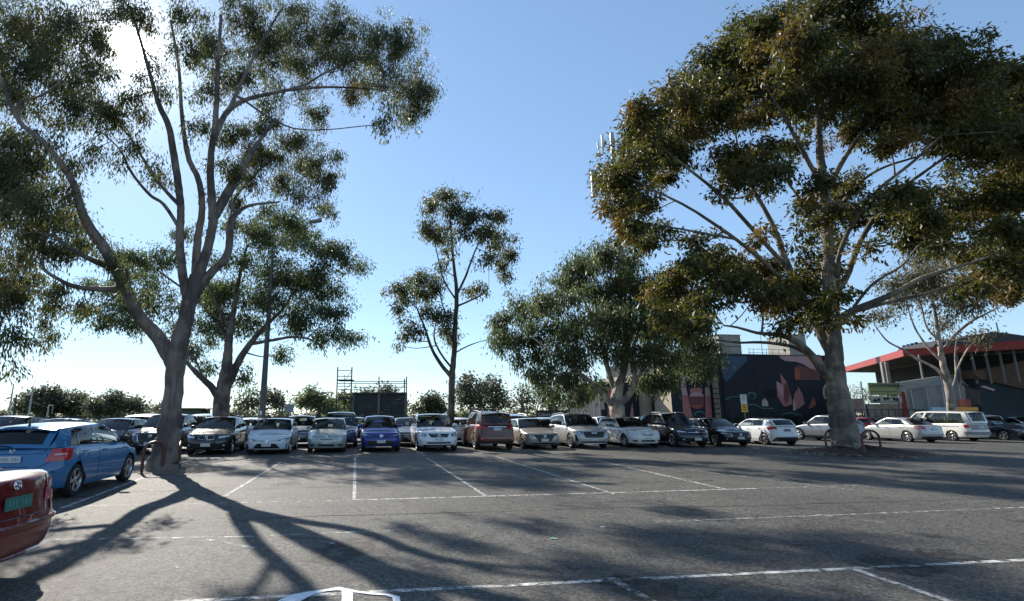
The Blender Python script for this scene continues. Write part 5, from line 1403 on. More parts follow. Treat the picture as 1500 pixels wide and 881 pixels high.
c = Car(4.70, 1.70, 1.86, wb=2.6, fo=.95, style='van', nose=.95, cowl=1.14, tailz=1.10, cx=1.75, hx=.95, rx=-2.02, bx=-2.26, rh=1.80, tum=.13, r=.315, nr=18, gc=.22, belt_up=0)
o = c.build('van_car', P_WWHITE, rear=van_rear, glass=GLS, rglass=GLS, rim=ALLOY, spokes=5, label='boxy white people mover van under the pale open gum', cat='van')
o.name = 'passenger_van'
park_rear_left(c, o, 1398, 646.2)
for ch in list(o.children):
    if ch.name.startswith('side_window') : pass
st = MB()
for sd in (1, -1):
    st.grid([[c.skin(x, z, sd, .006) for x in np.linspace(c.xr - .55, c.xf - .3, 16)] for z in (.86, .90)])
st.build('side_stripe', mat('stripe_grey', (.12, .12, .12), .5), o)
cu = MB()
for x in (-1.75, -1.55, -.75, -.35): cu.box((x, c.hw - .26, 1.42), (.13, .02, .5)); cu.box((x, -(c.hw - .26), 1.42), (.13, .02, .5))
cu.build('curtains', mat('curtain_ochre', (.42, .26, .10), .9, var=.3, scale=20), o, smooth=False)
mk('hatch', 'hatchback_car', P_NAVY, 1488, 645, 'very dark hatchback nosing in beside the white van', how='f', front=mazda_front, rim=ALLOY)
mk('suv', 'suv_car', P_WHITE, 1447, 641, 'white car with dark windows behind the white van', how='r', detail=1, rglass=GLS_D, group=GB)
mk('hatch', 'hatchback_car', P_WWHITE, 1532, 641.5, 'white hatchback cut by the right edge behind the dark one', how='f', detail=1, group=GB)
# ------------------------------------------------------------------ buildings and street furniture
def W(px, py, s0, off=0):
    """point seen at photo pixel px, py on the vertical plane s0 metres along the bay direction"""
    p = P(px, py, 1.0) - Vector((0, 0, CAM_H)); t = s0 / (p.x * U.x + p.y * U.y)
    q = p * t; return Vector((q.x, q.y, q.z + CAM_H)) - U * off
def wall_mat(name, c, **k): return mat(name, c, rough=k.pop('rough', .85), var=k.pop('var', .18), scale=k.pop('scale', 1.5), bump=k.pop('bump', .3), bscale=30, **k)
M_NAVY = wall_mat('navy_render', (.016, .022, .034))
M_BEIGE = wall_mat('beige_render', (.42, .36, .27))
M_BOXB = wall_mat('plant_box_cream', (.40, .39, .33))
M_STEEL = mat('galvanised_steel', (.32, .33, .34), .45, metal=.7, var=.2, scale=8)
M_DSTEEL = mat('dark_steel', (.035, .037, .04), .5, metal=.4)
M_CONC = wall_mat('concrete', (.30, .30, .29))
def flat(name, pts, m, s0, parent, off, depth=.0):
    mb = MB(); mb.prism([W(x, y, s0, off) for x, y in pts], U * .008)
    return mb.build(name, m, parent, smooth=False)
def block(mb, p0, p1, depth_dir, z0, z1, mi=0):
    """vertical slab whose front runs p0 -> p1"""
    d = Vector(depth_dir)
    a, b_ = Vector((p0.x, p0.y, 0)), Vector((p1.x, p1.y, 0))
    c = [a, b_, b_ + d, a + d]
    vs = [Vector((q.x, q.y, z0)) for q in c] + [Vector((q.x, q.y, z1)) for q in c]
    mb.add(vs, [(0, 3, 2, 1), (4, 5, 6, 7), (0, 1, 5, 4), (1, 2, 6, 5), (2, 3, 7, 6), (3, 0, 4, 7)], mi)
# mural building
SA, SB, SC_ = 42.0, 42.9, 45.6
mbd = empty('mural_building', W(1057, 607, SA) * 1.0, label='windowless navy building painted with a pink and brown mural', cat='building')
mbd.location = (0, 0, 0)
ztop = W(1057, 519.5, SA).z; zl = W(985, 522, SB).z
pL, pR = W(1057, 600, SA), W(1243, 600, SA)
m_ = MB(); block(m_, pL, pR, U * 14, 0, ztop); m_.build('wall', M_NAVY, mbd, smooth=False)
m_ = MB(); block(m_, pL - V * .012 + U * .1, pL - V * .002 + U * .1, U * .78, 0, ztop - .1); m_.build('side_wall', M_BEIGE, mbd, smooth=False)
m_ = MB(); block(m_, pL - U * .05 - V * .03, pR - U * .05, U * .3, ztop, ztop + .07); m_.build('parapet_cap', M_DSTEEL, mbd, smooth=False)
qL = W(985, 600, SB); qR = pL + U * (SB - SA) - V * .02
m_ = MB(); block(m_, qL, qR, U * 12, 0, zl); m_.build('wall', M_NAVY, mbd, smooth=False)
m_ = MB(); block(m_, qL - V * .015 + U * .02, qL - V * .003 + U * .02, U * (SC_ - SB), 0, zl - .06); m_.build('side_wall', M_BEIGE, mbd, smooth=False)
m_ = MB(); block(m_, qL - U * .04 - V * .03, qR - U * .04, U * .3, zl, zl + .07); m_.build('parapet_cap', M_DSTEEL, mbd, smooth=False)
# slats that stripe the recessed side wall
for i in range(7):
    z = 1.2 + i * .42; sl = MB()
    a = pL - V * .5 + U * .15; sl.prism([Vector((a.x, a.y, z)), Vector((a.x, a.y, z + .12)), Vector((a.x, a.y, z + .12)) + V * .46, Vector((a.x, a.y, z)) + V * .46], U * .05)
    sl.build('slat', M_DSTEEL, mbd, smooth=False)
# roller gates and plastered wing left of it
rL, rR = W(957, 600, SC_), W(985, 600, SC_) 
m_ = MB(); block(m_, W(944, 600, 46.2), W(984, 600, 46.2), U * 8, 0, W(960, 548, 46.2).z); m_.build('rear_wing', M_BEIGE, mbd, smooth=False)
m_ = MB(); block(m_, W(880, 600, 47), W(936, 600, 47), U * 8, 0, W(900, 560, 47).z); m_.build('wall', M_NAVY, mbd, smooth=False)
for i, (x0, x1) in enumerate(((958, 967), (968.5, 976), (977.5, 984))):
    g_ = MB(); block(g_, W(x0, 600, 45.9), W(x1, 600, 45.9), U * .1, 0, W(x0, 582, 45.9).z); g_.build('roller_gate', mat('gate_grey', (.22, .22, .20), .6, var=.15, scale=4), mbd, smooth=False)
aw = MB(); block(aw, W(956, 600, 45.2), W(985, 600, 45.2), U * .6, W(960, 580, 45.2).z, W(960, 577, 45.2).z); aw.build('awning', M_CONC, mbd, smooth=False)
C_PK = wall_mat('mural_pink', (.42, .17, .165), var=.12); C_LP = wall_mat('mural_pale_pink', (.50, .31, .33), var=.12); C_BR = wall_mat('mural_brown', (.16, .065, .055), var=.15)
C_OR = wall_mat('mural_rust', (.34, .10, .07), var=.15); C_BL = wall_mat('mural_steel_blue', (.05, .095, .15), var=.35, scale=.9); C_TE = wall_mat('mural_teal', (.05, .15, .16), var=.2); C_CR = wall_mat('mural_cream', (.48, .40, .36), var=.12); C_BK = wall_mat('mural_black', (.007, .008, .011))
def z7(pts): return [(960 + x / 5.357, 480 + y / 5.357) for x, y in pts]
def z5(pts): return [(960 + x / 7.34, 520 + y / 7.34) for x, y in pts]
def circ(cx, cy, rx, ry, n=18): return [(cx + rx * math.cos(2 * math.pi * i / n), cy + ry * math.sin(2 * math.pi * i / n)) for i in range(n)]
for pts, m_, of in [
  ([(525, 222), (712, 222), (722, 262), (650, 330), (585, 400), (560, 425), (532, 392)], C_BL, .010),
  ([(962, 216), (1290, 214), (1345, 330), (1290, 345), (1210, 318), (1150, 283), (1100, 268), (1020, 264), (985, 242)], C_LP, .010),
  ([(1180, 216), (1290, 216), (1345, 330), (1270, 320), (1220, 270)], C_PK, .022),
  ([(1090, 350), (1095, 312), (1130, 295), (1200, 318), (1290, 350), (1292, 415), (1180, 412), (1095, 410)], C_BR, .022),
  ([(1090, 350), (1095, 315), (1128, 320), (1135, 408), (1095, 410)], C_OR, .034),
  ([(948, 420), (992, 444), (978, 360), (1032, 432), (1060, 520), (1076, 602), (1010, 622), (958, 540)], C_PK, .010),
  ([(948, 420), (1000, 462), (1002, 560), (956, 490)], C_LP, .022),
  ([(1010, 440), (1032, 436), (1058, 520), (1030, 600), (1006, 560)], C_BR, .022),
  ([(1088, 530), (1108, 490), (1116, 510), (1118, 463), (1152, 520), (1172, 600), (1120, 640), (1080, 640)], C_PK, .010),
  ([(1080, 560), (1098, 600), (1100, 655), (1080, 655)], C_CR, .022),
  ([(1240, 543), (1262, 605), (1236, 625), (1198, 640)], C_OR, .010),
  ([(835, 575), (858, 556), (880, 580), (888, 618), (838, 618)], C_CR, .010),
  (circ(905, 520, 52, 34), C_BK, .010),
  (circ(1338, 505, 24, 58), C_CR, .010), (circ(1342, 505, 15, 46), C_BR, .022),
  ([(540, 560), (600, 540), (700, 540), (700, 546), (600, 547), (545, 572)], C_TE, .010),
  (circ(755, 535, 38, 30), C_TE, .010), (circ(755, 540, 26, 20), M_NAVY, .022),
  ([(700, 600), (780, 600), (840, 630), (930, 632), (930, 640), (840, 640), (780, 612), (700, 612)], C_TE, .034),
  ([(985, 690), (1010, 672), (1060, 662), (1110, 674), (1150, 680), (1150, 692), (1100, 690), (1060, 676), (1010, 684)], C_TE, .010)]:
    flat('mural_shape', z7(pts), m_, SA, mbd, of)
for pts, m_, of in [
  ([(222, 196), (268, 235), (272, 90), (284, 75), (296, 235), (348, 205), (338, 240), (318, 252), (328, 345), (276, 345), (274, 252), (236, 232)], C_LP, .010),
  ([(276, 352), (330, 352), (348, 440), (288, 440)], C_LP, .010), ([(288, 442), (349, 442), (400, 672), (300, 690)], C_PK, .010),
  ([(534, 352), (580, 352), (592, 440), (536, 440)], C_LP, .010), ([(536, 442), (592, 442), (612, 690), (538, 690)], C_PK, .010),
  ([(395, 180), (450, 170), (462, 288), (395, 290)], C_BR, .010),
  ([(345, 300), (525, 300), (525, 340), (345, 340)], C_BK, .010),
  ([(370, 372), (392, 358), (480, 355), (504, 372), (504, 405), (372, 405)], C_PK, .010),
  ([(385, 405), (492, 405), (524, 448), (362, 448)], C_LP, .010), ([(362, 450), (524, 450), (524, 535), (372, 535)], C_BR, .010), ([(372, 537), (524, 537), (508, 566), (470, 580), (420, 578), (390, 562)], C_OR, .010),
  ([(410, 640), (440, 605), (500, 600), (535, 625), (530, 640), (490, 618), (445, 625), (430, 655)], C_TE, .010)]:
    flat('mural_shape', z5(pts), m_, SB, mbd, of)
for pts, m_, of in [([(890, 640), (890, 568), (903, 562), (910, 600), (906, 640)], C_PK, .01), ([(893, 600), (906, 572), (912, 640)], C_BR, .022), ([(918, 640), (926, 590), (932, 640)], C_LP, .01), ([(875, 592), (884, 586), (886, 600), (877, 600)], C_CR, .01)]:
    flat('mural_shape', pts, m_, 47, mbd, of)
for x in (1112, 1160, 1205):
    a = W(x, 600, SA) - U * .006; m_ = MB(); block(m_, a, a + V * .03, U * .004, 0, ztop - .02); m_.build('render_joint', C_BK, mbd, smooth=False)
for x in (1062, 1232):
    a = W(x, 600, SA) - U * .1; m_ = MB(); m_.tube([(a.x, a.y, 0), (a.x, a.y, ztop)], .05, 8); m_.build('downpipe', M_NAVY, mbd)
# plant boxes, guard rail and mast on the flat roof
def roof_box(x0, x1, ytop, s0, depth, label):
    r_ = empty('plant_box', label=label, cat='plant box'); a, b_ = W(x0, 600, s0), W(x1, 600, s0)
    zt = W(x0, ytop, s0).z
    m_ = MB(); block(m_, a, b_, U * depth, ztop - .3, zt); m_.build('casing', M_BOXB, r_, smooth=False)
    m_ = MB(); block(m_, a - U * .02 - V * .02, b_ - U * .02 + V * .02, U * .02, ztop + (zt - ztop) * .45, ztop + (zt - ztop) * .45 + .05); m_.build('panel_seam', M_DSTEEL, r_, smooth=False)
    m_ = MB(); block(m_, a - U * .05 - V * .05, b_ - U * .05 + V * .05, U * (depth + .1), zt, zt + .05); m_.build('lid', M_BOXB, r_, smooth=False)
roof_box(1063, 1096, 491, 43.2, 1.6, 'cream plant box on the left end of the mural building roof')
roof_box(1168, 1194, 491, 43.2, 2.6, 'cream plant box on the mural roof behind the domed tree limbs')
gr_ = empty('roof_guard_rail', label='thin steel guard rail along the roof of the mural building', cat='railing')
for x in (1098, 1104, 1117, 1123, 1132, 1141, 1151):
    m_ = MB(); a = W(x, 519, 43.4); m_.tube([(a.x, a.y, ztop - .1), (a.x, a.y, ztop + .72)], .022, 5); m_.build('post', M_STEEL, gr_)
for dz in (.38, .70):
    m_ = MB(); a, b_ = W(1096, 519, 43.4), W(1168, 519, 43.4); m_.tube([(a.x, a.y, ztop + dz), (b_.x, b_.y, ztop + dz)], .02, 5); m_.build('rail', M_STEEL, gr_)
m_ = MB(); a = W(1117, 519, 44); m_.tube([(a.x, a.y, ztop - .1), (a.x, a.y, ztop + 2.6)], [.04, .02], 6)
tag(m_.build('roof_mast', M_STEEL), 'slender aerial mast standing behind the roof guard rail', 'mast')
# ivy and low fence at the foot of the mural
iv = empty('ivy_hedge', label='dark ivy hedge along the foot of the mural wall', cat='hedge')
cl = []
for i in range(22):
    q = pL + (pR - pL) * (i + .5) / 22 - U * .5
    cl.append((np.array((q.x, q.y, .75)), .55, .35, .8 * random.uniform(.8, 1.15), 1.0))
leaves_mesh('foliage', leaf_mat('ivy_leaf', (.012, .03, .012), (.04, .075, .02)), iv, cl, 260, .13, .5, .16, .6, 20)
fn = empty('mesh_fence', label='dark metal fence in front of the ivy hedge', cat='fence')
for i in range(9):
    q = pL + (pR - pL) * i / 8 - U * 1.2; m_ = MB(); m_.tube([(q.x, q.y, 0), (q.x, q.y, 2.0)], .03, 5); m_.build('post', M_DSTEEL, fn)
for z in (.25, 1.1, 1.95):
    a, b_ = pL - U * 1.2, pR - U * 1.2; m_ = MB(); m_.tube([(a.x, a.y, z), (b_.x, b_.y, z)], .018, 5); m_.build('rail', M_DSTEEL, fn)
# leaning sail-like fixtures left of the building: poles
for x, lab in ((872, 'thin pale post left of the mural building'), (880, 'second thin pale post beside the weeping gum')):
    a = W(x, 612, 46); m_ = MB(); m_.tube([(a.x, a.y, 0), (a.x, a.y, W(x, 575, 46).z)], .07, 8)
    tag(m_.build('steel_post', M_STEEL), lab, 'post')

# parking sign
M_YEL = mat('sign_yellow', (.75, .40, .02), .45); M_SIGNW = mat('sign_white', (.62, .66, .62), .45); M_INK = mat('sign_ink', (.05, .05, .05), .5)
sg = empty('parking_sign', W(1092, 640, 38), label='tall white and yellow notice on a post behind the cars', cat='sign'); sg.location.z = 0
b0 = W(1091, 600, 38); zt, zb, zm = W(1091, 578, 38).z, W(1091, 604, 38).z, W(1091, 592, 38).z
rel = -Vector((sg.location.x, sg.location.y, 0))
wd = .26
def sgn(name, z0, z1, m, w_=wd, off=0):
    m_ = MB(); a = b0 + rel - V * w_ - U * off; b2 = b0 + rel + V * w_ - U * off; block(m_, a, b2, U * .02, z0, z1); return m_.build(name, m, sg, smooth=False)
sgn('upper_plate', zm, zt, M_SIGNW); yp = sgn('lower_plate', zb, zm - .01, M_YEL)
for i in range(4): sgn('text_line', zt - .12 - i * .11, zt - .08 - i * .11, mat('sign_green', (.10, .22, .12), .5), .17 - .03 * (i % 2), .006)
for i in range(3): sgn('text_line', zm - .14 - i * .16, zm - .08 - i * .16, M_INK, .18 - .03 * (i % 2), .006)
m_ = MB(); p_ = b0 + rel + U * .05; m_.tube([(p_.x, p_.y, 0), (p_.x, p_.y, zt)], .035, 8); m_.build('post', mat('post_ochre', (.30, .20, .07), .6), sg)

# ------------------------------------------------------------------ grandstand on the right
gs = empty('grandstand', label='sports grandstand with a jutting red roof edge at the right', cat='building')
A_, B_, C_ = P(1337, 600, 44), P(1238, 600, 60), P(1600, 600, 37)
for q in (A_, B_, C_): q.z = 0
zA1, zA0 = P(1337, 512, 44).z, P(1337, 522, 44).z
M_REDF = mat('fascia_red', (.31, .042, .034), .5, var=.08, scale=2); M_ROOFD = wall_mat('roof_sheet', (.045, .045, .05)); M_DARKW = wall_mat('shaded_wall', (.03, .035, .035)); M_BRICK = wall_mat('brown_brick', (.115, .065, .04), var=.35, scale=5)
nl = Vector((-(B_ - A_).y, (B_ - A_).x, 0)).normalized()      # inward normal of the left side
if nl.dot(V) < 0: nl = -nl
nr_ = Vector((-(C_ - A_).y, (C_ - A_).x, 0)).normalized()
if nr_.dot(U) < 0: nr_ = -nr_
zB1, zB0 = P(1238, 540, 60).z, P(1238, 547, 60).z
def quadslab(name, p, q, zp0, zp1, zq0, zq1, d, m, parent=gs):
    vs = [Vector((p.x, p.y, zp0)), Vector((q.x, q.y, zq0)), Vector((q.x, q.y, zq1)), Vector((p.x, p.y, zp1))]
    m_ = MB(); m_.prism(vs, d); return m_.build(name, m, parent, smooth=False)
quadslab('roof_edge', A_, B_, zA0, zA1, zB0, zB1, nl * .25, M_REDF)
quadslab('roof_edge', A_, C_, zA0, zA1, zA0, zA1 + .1, nr_ * .25, M_REDF)
m_ = MB(); m_.prism([Vector((A_.x, A_.y, zA0 + .15)) + (nl + nr_) * .1, Vector((B_.x, B_.y, zB0 + .1)) + nl * .2, Vector((B_.x, B_.y, zB0 + .1)) + V * 40, Vector((C_.x, C_.y, zA0 + .15)) + U * 16 + V * 8, Vector((C_.x, C_.y, zA0 + .15)) + nr_ * .2], (0, 0, .2)); m_.build('roof', M_ROOFD, gs, smooth=False)
# dark upper roof behind the fascia
up = [P(1366, 509, 43.5), P(1371, 503, 43.5), P(1459, 486, 43.5), P(1600, 506, 43.5), P(1600, 514, 43.5)]
m_ = MB(); m_.prism(up, U * 3); m_.build('upper_roof', M_ROOFD, gs, smooth=False)
for x in (1463, 1372): 
    m_ = MB(); q = P(x, 490 if x > 1400 else 505, 44.5); m_.tube([q, q + Vector((0, 0, 1.0))], .05, 6); m_.build('flue', M_DSTEEL, gs)
for x in (1325, 1331, 1337, 1343):
    m_ = MB(); q = P(x, 512 - (x - 1325) * .25, 47); m_.tube([q - Vector((0, 0, .6)), q + Vector((0, 0, .35))], .13, 8); m_.build('vent_pipe', mat('pipe_blue', (.03, .05, .16), .5), gs)
q = P(1353, 508, 47); m_ = MB(); m_.lathe([(.3, -.6), (.3, 0), (.42, .05), (.42, .3), (.2, .42), (0, .44)], 'z', 14, c=q); m_.build('roof_vent', M_CONC, gs)
M_COLM = mat('column_grey', (.13, .13, .13), .6)
# storeys under the roof
def inw(p, q, d): return p + d
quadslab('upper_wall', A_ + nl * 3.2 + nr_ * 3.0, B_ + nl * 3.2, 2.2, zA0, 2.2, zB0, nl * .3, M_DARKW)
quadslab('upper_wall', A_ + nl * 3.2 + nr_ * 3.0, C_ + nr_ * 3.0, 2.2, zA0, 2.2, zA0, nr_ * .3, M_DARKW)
for x in (1360, 1395, 1416, 1439, 1460, 1481, 1502):
    q = P(x, 600, 43.3 - (x - 1337) * .02); m_ = MB(); m_.box((q.x, q.y, (3.9 + zA0) / 2), (.11, .11, zA0 - 3.9)); m_.build('column', M_COLM, gs, smooth=False)
for x in (1303, 1309):
    q = P(x, 600, 47); m_ = MB(); m_.box((q.x, q.y, (zA0 + 3.2) / 2 - .3), (.25, .2, zA0 - 3.0)); m_.build('column', M_CONC, gs, smooth=False)
quadslab('stair_landing', P(1300, 600, 46), P(1345, 600, 46), 3.7, 4.0, 3.7, 4.0, U * 1.2, M_CONC)
m_ = MB(); m_.prism([P(1316, 560.5, 42), P(1377, 551, 42), P(1377, 564, 42), P(1318, 572, 42)], U * .2); m_.build('ramp_parapet', M_CONC, gs, smooth=False)
m_ = MB(); m_.prism([P(1425, 545, 41), P(1510, 526, 41), P(1600, 506, 41), P(1600, 590, 41), P(1510, 572, 41), P(1434, 555, 41)], U * 1.5); m_.build('brick_slope', M_BRICK, gs, smooth=False)
m_ = MB(); m_.prism([P(1434, 555.5, 41.2), P(1510, 572.5, 41.2), P(1600, 590, 41.2), P(1600, 650, 41.2), P(1443, 650, 41.2)], U * 1.3); m_.build('lower_wall', wall_mat('navy_paint_wall', (.018, .03, .036)), gs, smooth=False)
m_ = MB(); m_.prism([P(1437, 567, 41.1), P(1442, 565, 41.1), P(1458, 571, 41.1), P(1456, 573, 41.1)], U * .08); m_.build('mural_shape', C_LP, gs, smooth=False)
quadslab('lower_wall', P(1340, 600, 45), P(1440, 600, 43), 0, 3.9, 0, 3.9, U * .3, mat('screen_grey', (.13, .135, .14), .8, var=.35, scale=1.2))
# galvanised mesh screens with frames
scr = empty('mesh_screen', label='grey galvanised mesh stair screens in front of the grandstand', cat='screen')
M_MESH = worn_paint('woven_mesh', (.30, .31, .32), .35, .6, 60)
pts = [(1333, 571), (1350, 569), (1377, 557), (1401, 549), (1426, 547), (1432, 566), (1438, 586), (1436, 600), (1405, 601), (1371, 601), (1341, 601)]
m_ = MB(); m_.prism([P(x, y, 42.2) for x, y in pts], U * .02); m_.build('mesh_panel', M_MESH, scr, smooth=False)
for (xa, ya, xb, yb, r_) in [(1333, 571, 1341, 610, .06), (1356, 567, 1363, 610, .04), (1377, 552, 1387, 610, .05), (1401, 549, 1412, 610, .04), (1426, 547, 1439, 590, .05), (1333, 571, 1350, 569, .04), (1350, 569, 1377, 556, .05), (1377, 552, 1426, 547, .05), (1341, 600, 1436, 599, .04), (1402, 552, 1418, 566, .06), (1418, 566, 1430, 582, .05)]:
    m_ = MB(); m_.tube([P(xa, ya, 42), P(xb, yb, 42)], r_, 6); m_.build('frame_bar', M_STEEL, scr)
def slab(name, x0, y0, x1, y1, F, m, label, cat, depth=.5):
    m_ = MB(); a, b_ = P(x0, y0, F), P(x1, y0, F); z0 = max(0, P(x0, y1, F).z); 
    block(m_, a, b_, (0, depth, 0), z0, a.z)
    return tag(m_.build(name, m, smooth=False), label, cat)
slab('white_pier', 1327, 569, 1335, 612, 42.6, mat('pier_white', (.5, .5, .48), .7, var=.1), 'narrow white pier left of the mesh stair screens', 'pier')
slab('red_door', 1320, 574, 1326.5, 612, 42.8, mat('door_red', (.42, .06, .05), .6, var=.15), 'narrow red doorway left of the white pier', 'door')
slab('brick_column', 1355, 579, 1369, 612, 42.7, mat('red_brick', (.26, .11, .08), .9, var=.4, scale=14), 'reddish brick column behind the mesh screens', 'column')
slab('red_box', 1413, 585, 1421, 600, 41.6, mat('rust_box', (.30, .08, .05), .7, var=.2), 'small red box at the foot of the mesh screens', 'box')
slab('dark_opening', 1422, 585, 1440, 612, 41.9, C_BK, 'black hatch between the red box and the navy wall', 'hatch')
slab('bench_wall', 1270, 592, 1326, 612, 43.2, wall_mat('pale_wall', (.32, .28, .23), var=.35, scale=3), 'low pale wall under the green sign', 'wall')
# green notice and graffiti board on posts
gn = empty('green_sign', label='wide olive green sign reading Cornerstone beside the grandstand', cat='sign')
M_GRN = mat('sign_green_olive', (.17, .22, .07), .5, var=.08); M_GRN2 = mat('sign_green_pale', (.22, .27, .10), .5, var=.08)
m_ = MB(); m_.prism([P(1271.5, 561, 42), P(1317, 561.5, 42), P(1320, 579, 42), P(1274, 579, 42)], U * .06); m_.build('board', M_GRN, gn, smooth=False)
m_ = MB(); m_.prism([P(1272.5, 567.8, 41.96), P(1318, 568, 41.96), P(1319.6, 578.4, 41.96), P(1274.4, 578.4, 41.96)], U * .03); m_.build('lower_panel', M_GRN2, gn, smooth=False)
def text(body, loc, size, m, parent, rot=None, ext=.004, name='lettering'):
    cu = bpy.data.curves.new(name, 'FONT'); cu.body = body; cu.size = size; cu.extrude = ext; cu.materials.append(m)
    o = bpy.data.objects.new(name, cu); COL.objects.link(o); o.location = loc; o.rotation_euler = (R(90), 0, rot or 0)
    bpy.context.view_layer.update()
    me = bpy.data.meshes.new_from_object(o.evaluated_get(bpy.context.evaluated_depsgraph_get()))
    n_ = bpy.data.objects.new(name, me); COL.objects.link(n_); n_.matrix_world = o.matrix_world.copy(); n_.parent = parent
    bpy.data.objects.remove(o)
    return n_
text('Cornerstone', P(1273.3, 567, 41.9), .44, M_INK, gn)
text('Contracting', P(1303, 566.6, 41.9), .2, M_INK, gn)
text('www.cornerstonecontracting.com.au', P(1277, 574.4, 41.9), .135, M_INK, gn)
text(')', P(1313.5, 568.6, 41.9), .6, M_INK, gn)
for x in (1267, 1320):
    m_ = MB(); q = P(x, 600, 42.1); q.z = 0; m_.tube([q, Vector((q.x, q.y, P(x, 559, 42.1).z))], .06, 6); m_.build('post', M_STEEL, gn)
gf = empty('painted_board', label='pale board with black graffiti shapes below the green sign', cat='board')
m_ = MB(); m_.prism([P(1275, 580.5, 42.3), P(1321, 580.5, 42.3), P(1322, 591, 42.3), P(1276, 591, 42.3)], U * .06); m_.build('board', wall_mat('grey_board', (.30, .31, .31), var=.2), gf, smooth=False)
rr_ = random.Random(3)
for i in range(10):
    cx_, cy_ = 1278 + i * 4.6, 586 + rr_.uniform(-2, 2)
    m_ = MB(); m_.prism([P(x, y, 42.26) for x, y in [(cx_ + rr_.uniform(1.2, 2.6) * math.cos(a), cy_ + rr_.uniform(1, 3) * math.sin(a)) for a in np.linspace(0, 2 * math.pi, 9)[:-1]]], U * .02)
    m_.build('painted_shape', C_BK if i % 3 else C_CR, gf, smooth=False)
# bins, barrier, temp fence panels
def wheelie_bin(px, F, lidm, label):
    q = P(px, 605, F); r_ = empty('wheelie_bin', (q.x, q.y, 0), label=label, cat='bin')
    m_ = MB()
    m_.grid([[Vector((x * w_, y * w_, z)) for x, y in ((-.27, -.3), (.27, -.3), (.27, .3), (-.27, .3))] for z, w_ in ((.08, .82), (.5, .92), (1.0, 1.0))], closed=True)
    m_.build('bin_body', mat('bin_green', (.02, .05, .03), .6), r_, smooth=False)
    m_ = MB(); m_.box((0, -.02, 1.04), (.58, .66, .07)); m_.tube([(-.25, .34, 1.0), (.25, .34, 1.0)], .025, 6); m_.build('lid', lidm, r_, smooth=False)
    for s_ in (-1, 1):
        m_ = MB(); m_.lathe([(0, -.03), (.1, -.03), (.1, .03), (0, .03)], 'x', 12, c=(s_ * .25, .28, .1)); m_.build('wheel', BLK, r_)
wheelie_bin(1258, 40.5, mat('lid_yellow', (.6, .4, .04), .5), 'dark bin with a yellow lid by the grandstand yard')
wheelie_bin(1268, 40.7, mat('lid_red', (.35, .04, .03), .5), 'dark bin with a red lid left of the green sign post')
gw = slab('graffiti_wall', 1244, 584, 1266, 605, 43, wall_mat('graffiti', (.34, .24, .21), var=.5, scale=2.5), 'low wall with faded pink graffiti left of the green sign', 'wall')
bush_c = P(1254, 570, 44)
bu = empty('bare_bush', (bush_c.x, bush_c.y, 0), label='tangled brown bush under the far end of the red roof edge', cat='bush')
leaves_mesh('foliage', leaf_mat('brown_leaf', (.06, .045, .03), (.16, .12, .07)), bu, [(np.array((random.uniform(-1.2, 1.2), random.uniform(-.6, .6), random.uniform(.8, 3.4))), .6, .5, .6, 1.0) for _ in range(14)], 120, .13, .3, .25, .35, 18)
bk_ = MB()
for i in range(9): bk_.tube([(random.uniform(-.5, .5), 0, 0), (random.uniform(-1, 1), random.uniform(-.4, .4), 1.8), (random.uniform(-1.5, 1.5), random.uniform(-.6, .6), 3.4)], [.06, .035, .015], 5)
bk_.build('branches', BK_L, bu, kind='stuff')
tf = empty('temporary_fence', label='dark steel fence panels across the grandstand yard', cat='fence')
for i in range(11):
    q = P(1243 + i * 9.8, 605, 41.2); q.z = 0; m_ = MB(); m_.tube([q, q + Vector((0, 0, 2.05))], .025, 5); m_.build('post', M_DSTEEL, tf)
for z in (.2, 2.0):
    a, b_ = P(1243, 605, 41.2), P(1341, 605, 41.2); m_ = MB(); m_.tube([(a.x, a.y, z), (b_.x, b_.y, z)], .02, 5); m_.build('rail', M_DSTEEL, tf)
ob = empty('striped_barrier', label='long barrier in orange and pale blue above the white van roof', cat='barrier')
for x0, x1, m__, nm in ((1366, 1402, mat('barrier_blue', (.28, .42, .52), .5), 'blue_board'), (1402.5, 1434, mat('barrier_orange', (.75, .33, .03), .5), 'orange_board')):
    m_ = MB(); a, b_ = P(x0, 605, 39.5), P(x1, 605, 39.5); block(m_, a, b_, (0, .25, 0), P(x0, 602, 39.5).z, P(x0, 596.8, 39.5).z); m_.build(nm, m__, ob, smooth=False)
for x in (1370, 1402, 1432):
    q = P(x, 605, 39.7); m_ = MB(); m_.tube([(q.x, q.y, 0), (q.x, q.y, P(x, 600, 39.7).z)], .05, 6); m_.build('post', M_DSTEEL, ob)

# ------------------------------------------------------------------ oval: boundary fence, name board, scoreboard
fe = empty('oval_fence', label='long dark rail fence between the car park and the oval', cat='fence')
f0, f1 = gp(48.2, -55), gp(48.2, 16.5); nf_ = 24
for i in range(nf_ + 1):
    q = f0 + (f1 - f0) * i / nf_; m_ = MB(); m_.tube([q, q + Vector((0, 0, 1.42))], .035, 6); m_.build('post', M_DSTEEL, fe)
for i in range(nf_):
    a, b_ = f0 + (f1 - f0) * i / nf_, f0 + (f1 - f0) * (i + 1) / nf_
    m_ = MB(); m_.tube([a + Vector((0, 0, 1.40)), b_ + Vector((0, 0, 1.40))], .045, 6); m_.build('top_rail', M_DSTEEL, fe)
wm = MB()
for z in (.15, .45, .75, 1.05): wm.tube([f0 + Vector((0, 0, z)), f1 + Vector((0, 0, z))], .01, 4)
n_w = 260
for i in range(n_w): 
    q = f0 + (f1 - f0) * i / n_w; wm.tube([q + Vector((0, 0, .1)), q + Vector((0, 0, 1.38))], .007, 3)
wm.build('wire_mesh', M_DSTEEL, fe, kind='stuff')
nb = empty('name_board', label='dark board reading Coburg City Oval on the oval fence', cat='sign')
F_ = 46.6
